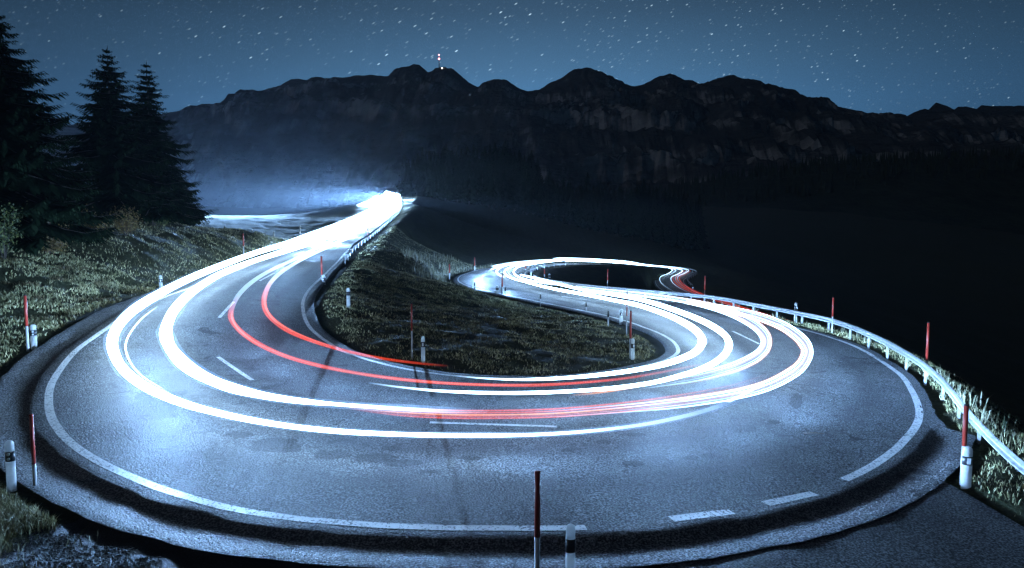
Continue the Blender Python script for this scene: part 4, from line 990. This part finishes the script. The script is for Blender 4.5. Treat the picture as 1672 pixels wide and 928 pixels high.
# forest behind the second bend: every tree one of three kinds of far spruce
protos = []
for i in range(4):
    tr, lim, v, f = spruce_mesh(100 + i, 22, 3.5 + .4 * i, 24, 11, 0)
    protos.append((tr, v, f))
fproto = []
hill_pts = []
def forest_tree(px, top_py, d, i, base):
    h = CAMZ + ray(px, top_py)[2] * d - base
    x = ray(px, top_py)[0] * d; k = i % 4
    if len(fproto) < 4:
        tr, v, f = protos[k]; o = empty('forest_spruce', (x, d, base)); tag(o, None, 'tree', 'dark spruces of the forest behind the road')
        tr.build('trunk', M_BARK, o, True); mesh_obj('crown', [tuple(p) for p in v], f, M_NEEDLE, o); fproto.append(o)
    else:
        o = copy_tree(fproto[k]); o.location = (x, d, base)
    s = h / 22; o.scale = (s * random.uniform(.85, 1.25), s * random.uniform(.85, 1.25), s); o.rotation_euler = (0, 0, random.uniform(0, 6.28))
    return o
top_line = [(656, 262), (668, 250), (690, 244), (730, 247), (765, 240), (800, 238), (850, 240), (872, 256), (884, 282), (905, 292), (940, 296), (975, 300), (1010, 306), (1050, 303), (1090, 312), (1130, 322), (1170, 332)]
tx = [p[0] for p in top_line]; ty = [p[1] for p in top_line]
i = 0; rows = ((290, 26, 46), (325, 14, 62), (360, 0, 70))
for d, drop, n_t in rows:
    for j in range(n_t):
        px = 660 + (1150 - 660) * (j + random.uniform(-.3, .3)) / n_t
        if d == 290 and px < 690: continue
        tp = np.interp(px, tx, ty) + drop + random.uniform(-6, 8) - (random.random() < .3) * random.uniform(4, 12)
        x = ray(px, tp)[0] * d; base = fast_land(np.array([[x, float(d)]]))[0][0]
        if CAMZ + ray(px, tp)[2] * d - base < 6: base = CAMZ + ray(px, tp)[2] * d - 12
        o = forest_tree(px, tp, d + random.uniform(-9, 9), i, base - .5); o['label'] = ('dark spruce in the front row of the forest behind the road', 'dark spruce in the middle of the forest behind the road', 'dark spruce at the back of the forest, its top against the mountain')[rows.index((d, drop, n_t))]; i += 1
# bushes
def bush(loc, r, n, label, material=M_LEAF, name='bush', tall=1.0):
    o = empty(name, tuple(loc)); tag(o, label, 'bush'); m = MB(); rnd = random.Random(int(abs(loc[0] * 31 + loc[1] * 17)))
    ends = []
    for k in range(9):
        a = rnd.uniform(0, 6.28); e = Vector((math.cos(a) * r * rnd.uniform(.2, .8), math.sin(a) * r * rnd.uniform(.2, .8), r * tall * rnd.uniform(.7, 1.5)))
        m.tube([(0, 0, -.2), e * .5 + Vector((0, 0, .1)), e], [.03, .02, .008], 5, cap=False); ends.append(e)
    m.build('stems', M_BARK, o, True)
    v = []; f = []
    for k in range(n):
        e = rnd.choice(ends); p = e * rnd.uniform(.35, 1.05) + Vector((rnd.gauss(0, r * .22), rnd.gauss(0, r * .22), rnd.gauss(0, r * .18)))
        u = Vector((rnd.gauss(0, 1), rnd.gauss(0, 1), rnd.gauss(0, 1))).normalized(); w = u.orthogonal().normalized(); s = rnd.uniform(.04, .085)
        b = len(v); v += [tuple(p - u * s), tuple(p + w * s * .5), tuple(p + u * s), tuple(p - w * s * .5)]; f.append((b, b + 1, b + 2, b + 3))
    mesh_obj('leaves', v, f, material, o); return o
M_LEAFG = blade_mat('green bush leaves', (.02, .035, .012), (.05, .065, .02), (.13, .13, .035))
b = og(262, 372, ymin=30); bush(b, 1.3, 1500, 'green bush beside the pale post on top of the left bank', M_LEAFG)
b = og(8, 425, ymin=20); bush(b, 1.4, 1800, 'yellowing bush at the left frame edge', M_LEAFG, tall=1.3)
b = og(80, 415, ymin=20); bush(b, 1.2, 1500, 'dark reddish bush on the left bank under the spruces', M_LEAF)
b = og(150, 395, ymin=20); bush(b, 1.3, 1500, 'reddish brown bush on the left bank below the middle spruce', M_LEAF)
b = og(205, 385, ymin=20); bush(b, 1.2, 1500, 'reddish bush on the left bank next to the pale post', M_LEAF)
# tufts behind the second bend
pts = []
for k in range(stn[41], stn[49]):
    for j in range(26 if k < stn[46] else 14):
        o_ = RNG.uniform(.9, 7) if k < stn[46] else RNG.uniform(.8, 3); p = B[k] + RB[k] * o_; pts.append((p[0] + RNG.uniform(-.6, .6), p[1] + RNG.uniform(-.6, .6)))
pts = np.array(pts); z, D = fast_land(pts); ok = D > 1.2; pts = np.hstack([pts[ok], z[ok][:, None]])
blades('tall_grass', pts, RNG.uniform(.35, 1.1, len(pts)), .07, M_DRY, .5, 'tall pale grass behind the second bend')

# ------------------------------------------------------------ far land: wooded hill, mountain range
def hill_mat(name, c0, c1, scale):
    m, t, b = mat(name, c1, .95, 0, .1); v = world_vec(t); f = noise_n(t, v, scale, 6, .7)
    lk(ramp_n(t, f, [(.35, c0), (.65, c1)]), b.inputs['Base Color'], t); bump_n(t, b, f, 1.0, 4.0); return m
M_WOODED = hill_mat('wooded hill', (.012, .018, .012), (.03, .04, .025), .05)
rx = [-1500, -800, -300, -60, 60, 170, 280, 400, 560, 750, 1100, 1800]; rz_ = [40, 30, 20, 38, 44, 50, 72, 92, 104, 112, 124, 140]
GXh = np.arange(-1500, 1801, 15.0); v = []
for x in GXh:
    hz = np.interp(x, rx, rz_)
    for j in range(26):
        t = j / 25; y = 520 + 900 * t; z = -60 + (hz + 60) * math.sin(min(1, t * 1.9) * math.pi / 2) * (1 if t < .55 else 1 - (t - .55) * 1.4)
        z += 7 * fractal(Vector((x * .012, y * .012, 0)), 1, 2, 5) * min(1, t * 4); v.append((x, y, z))
tag(mesh_obj('hill', np.array(v), grid_faces(len(GXh), 26), M_WOODED, smooth_=True), 'dark wooded hill before the mountains', kind='structure')
# a ragged tree line along the hill, too far to tell the trees apart
mb = MB()
for k in range(1500):
    x = random.uniform(20, 1250); t = random.uniform(.28, .56); y = 520 + 900 * t; hz = np.interp(x, rx, rz_)
    z = -60 + (hz + 60) * math.sin(min(1, t * 1.9) * math.pi / 2); h = random.uniform(10, 19); r = h * .16
    mb.add([(x - r, y, z - 3), (x, y - r, z - 3), (x + r, y, z - 3), (x, y + r, z - 3), (x, y, z + h)], [(0, 1, 4), (1, 2, 4), (2, 3, 4), (3, 0, 4)])
o = mb.build('far_wood', M_WOODED); tag(o, 'far dark wood covering the hill before the mountains', 'wood', kind='stuff')

RIDGE = [(-900, 230), (-400, 200), (0, 215), (150, 200), (270, 186), (300, 179), (306, 181), (320, 184), (345, 173), (380, 166), (400, 157), (435, 146), (465, 138), (475, 130), (488, 129), (500, 132), (508, 127), (522, 126), (530, 129), (545, 126), (560, 127), (600, 122), (635, 125), (643, 114), (655, 110), (668, 109), (676, 104), (686, 107), (693, 114), (699, 118),
         (706, 116), (712, 111), (725, 111), (738, 112), (750, 122), (765, 134), (780, 143), (790, 135), (800, 131), (815, 129), (828, 131), (835, 137), (850, 146), (862, 149), (880, 147), (900, 135), (920, 125), (935, 115), (942, 112), (955, 111), (965, 112), (985, 120), (1000, 128), (1015, 134), (1033, 142), (1050, 139), (1065, 130), (1080, 124), (1092, 121), (1102, 122), (1118, 131), (1130, 131),
         (1146, 140), (1158, 134), (1170, 128), (1185, 124), (1200, 123), (1212, 130), (1222, 129), (1240, 136), (1252, 139), (1268, 140), (1280, 153), (1300, 152), (1330, 163), (1360, 174), (1400, 188), (1430, 195), (1460, 197), (1480, 190), (1500, 181), (1510, 178), (1516, 180), (1528, 168), (1536, 171), (1546, 183), (1550, 178), (1554, 184), (1565, 174), (1580, 175), (1590, 181),
         (1603, 172), (1630, 173), (1672, 173), (1760, 165), (1900, 190), (2100, 150), (2600, 190)]
YR = 2600.0
rp = np.array([PD(x, y, YR) for x, y in RIDGE])
MX = np.concatenate([np.arange(-3900, -1300, 40), np.arange(-1300, 2050, 6.5), np.arange(2050, 3990, 40)])
ridge = np.interp(MX, rp[:, 0], rp[:, 2])
for j, x in enumerate(MX): ridge[j] += 3.5 * fractal(Vector((x * .03, 7.1, 0)), .8, 2.2, 5) + 2 * abs(pnoise(Vector((x * .05, 1, 3))))
sm = np.convolve(np.pad(ridge, 40, mode='edge'), np.ones(81) / 81, 'valid')
NV = 64; v = []
for j, x in enumerate(MX):
    for k in range(NV + 6):
        if k >= NV:                                        # far side
            b_ = (k - NV + 1) / 6; v.append((x, YR + 900 * b_, ridge[j] * (1 - .8 * b_))); continue
        t = 1 - k / (NV - 1)                                # 1 at the foot, 0 at the ridge
        t = t ** 1.25
        y = YR - 1350 * t
        wx = x + 90 * pnoise(Vector((x * .0016, t * 2, 3)))
        top = ridge[j] * (1 - smooth(0, .35, t)) + sm[j] * smooth(0, .35, t)
        # cliff bands dipping gently across the range
        dip = 170 * pnoise(Vector((x * .0017, 2, 0))) + .07 * x + 60 * pnoise(Vector((x * .005, t * 2.5, 5)))
        lin = top - (top + 60) * t
        q = (lin + dip) / 95.0; fq = q - math.floor(q); st_ = (math.floor(q) + smooth(.30, .72, fq)) * 95.0 - dip
        mix_ = (.50 + .4 * pnoise(Vector((x * .004, t * 4, 11)))) * smooth(.02, .12, t) * (1 - smooth(.72, .95, t))
        z = lin * (1 - mix_) + st_ * mix_
        am = smooth(.0, .14, t)
        rid = 1 - abs(pnoise(Vector((wx * .006, t * 3.5, 1)))) * 2; rid2 = 1 - abs(pnoise(Vector((wx * .017, t * 9, 4)))) * 2
        y2 = y - am * (95 * rid + 22 * rid2 + 12 * fractal(Vector((x * .045, t * 26, 2)), .7, 2.1, 5)); z += am * 15 * fractal(Vector((x * .025, t * 18, 6)), .8, 2.1, 5)
        v.append((x, y2, z))
NVT = NV + 6
def rock_mat():
    m, t, b = mat('mountain rock', (.2, .2, .2), 1.0, 0, .0); gn = N('ShaderNodeNewGeometry', t); sp_ = N('ShaderNodeSeparateXYZ', t); lk(gn.outputs['Normal'], sp_.inputs[0], t)
    v_ = gn.outputs['Position']; f = noise_n(t, v_, .02, 8, .7); f2 = noise_n(t, v_, .004, 4, .6)
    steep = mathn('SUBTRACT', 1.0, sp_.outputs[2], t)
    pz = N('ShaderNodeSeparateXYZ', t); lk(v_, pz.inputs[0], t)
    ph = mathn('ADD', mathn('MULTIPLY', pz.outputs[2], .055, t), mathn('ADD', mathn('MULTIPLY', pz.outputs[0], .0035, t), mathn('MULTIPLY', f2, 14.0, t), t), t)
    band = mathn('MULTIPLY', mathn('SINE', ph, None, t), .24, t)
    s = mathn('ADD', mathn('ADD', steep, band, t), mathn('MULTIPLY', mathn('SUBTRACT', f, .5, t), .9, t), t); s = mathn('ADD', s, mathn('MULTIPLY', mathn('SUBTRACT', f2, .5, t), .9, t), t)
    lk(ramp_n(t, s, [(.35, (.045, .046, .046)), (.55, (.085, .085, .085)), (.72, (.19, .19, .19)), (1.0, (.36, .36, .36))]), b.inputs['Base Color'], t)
    h_ = bump_n(t, b, f, 1.0, 26.0); mpv = N('ShaderNodeMapping', t); mpv.inputs['Scale'].default_value = (.004, .004, .06); lk(v_, mpv.inputs[0], t); bump_n(t, b, noise_n(t, mpv.outputs[0], 1.0, 6, .65), 1.0, 20.0, h_); return m
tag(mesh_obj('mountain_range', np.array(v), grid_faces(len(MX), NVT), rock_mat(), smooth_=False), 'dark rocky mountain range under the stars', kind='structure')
# summit station: mast with red warning lamps and a building with one lit lamp
def emis(name, col, s):
    m = bpy.data.materials.new(name); m.use_nodes = True; t = m.node_tree; t.nodes.clear(); e = N('ShaderNodeEmission', t); e.inputs[0].default_value = (*col, 1); e.inputs[1].default_value = s
    o = N('ShaderNodeOutputMaterial', t); lk(e.outputs[0], o.inputs[0], t); return m
E_RED = emis('warning lamp', (1, .30, .32), 7.0); E_LAMP = emis('station lamp', (1, .97, .9), 9.0)
mp_ = PD(717, 112, YR + 6); mp_[2] -= 4
o = empty('radio_mast', tuple(mp_)); tag(o, 'slender radio mast with two red lamps on the highest summit', 'mast')
m = MB(); m.tube([(0, 0, -12), (0, 0, 28)], [2.1, 1.6], 10); m.build('mast_foot', M_GREY, o)
m = MB(); m.tube([(0, 0, 28), (0, 0, 44), (0, 0, 55)], [1.3, 1.0, .5], 10); m.build('mast_top', M_GREY, o)
for zz, r_ in ((39, 3.3), (53, 2.6)):
    m = MB(); m.lathe([(r_ * .4, zz - r_), (r_, zz - r_ * .3), (r_, zz + r_ * .3), (r_ * .4, zz + r_)], 12); m.build('warning_lamp', E_RED, o, True)
bp = PD(723, 113, YR + 4); o = empty('summit_station', tuple(bp)); tag(o, 'small summit building with one white lamp beside the mast', 'building')
m = MB(); m.box((0, 0, -3), (26, 14, 14)); m.build('wall', M_WOOD, o)
m = MB(); m.box((0, 0, 4.9), (28, 16, 1.6)); m.build('roof', M_IRON, o)
m = MB(); m.lathe([(.8, -1.5), (2.2, -.5), (2.2, .8), (.8, 1.8)], 10, c=(-2, -9.5, 1)); m.build('lamp', E_LAMP, o, True)
# ------------------------------------------------------------ the night air
hm = MB(); hm.box((0, 1700, 290), (9400, 4300, 1100)); hz_o = hm.build('haze', [])
hmat = bpy.data.materials.new('night haze'); hmat.use_nodes = True; t = hmat.node_tree; t.nodes.clear()
pv = N('ShaderNodeVolumePrincipled', t); pv.inputs['Color'].default_value = (.72, .84, 1, 1); pv.inputs['Density'].default_value = .00005; pv.inputs['Anisotropy'].default_value = .5
ho = N('ShaderNodeOutputMaterial', t); lk(pv.outputs[0], ho.inputs['Volume'], t)
hz_o.data.materials.append(hmat); tag(hz_o, 'thin pale haze over the road and valley', 'haze', kind='stuff')
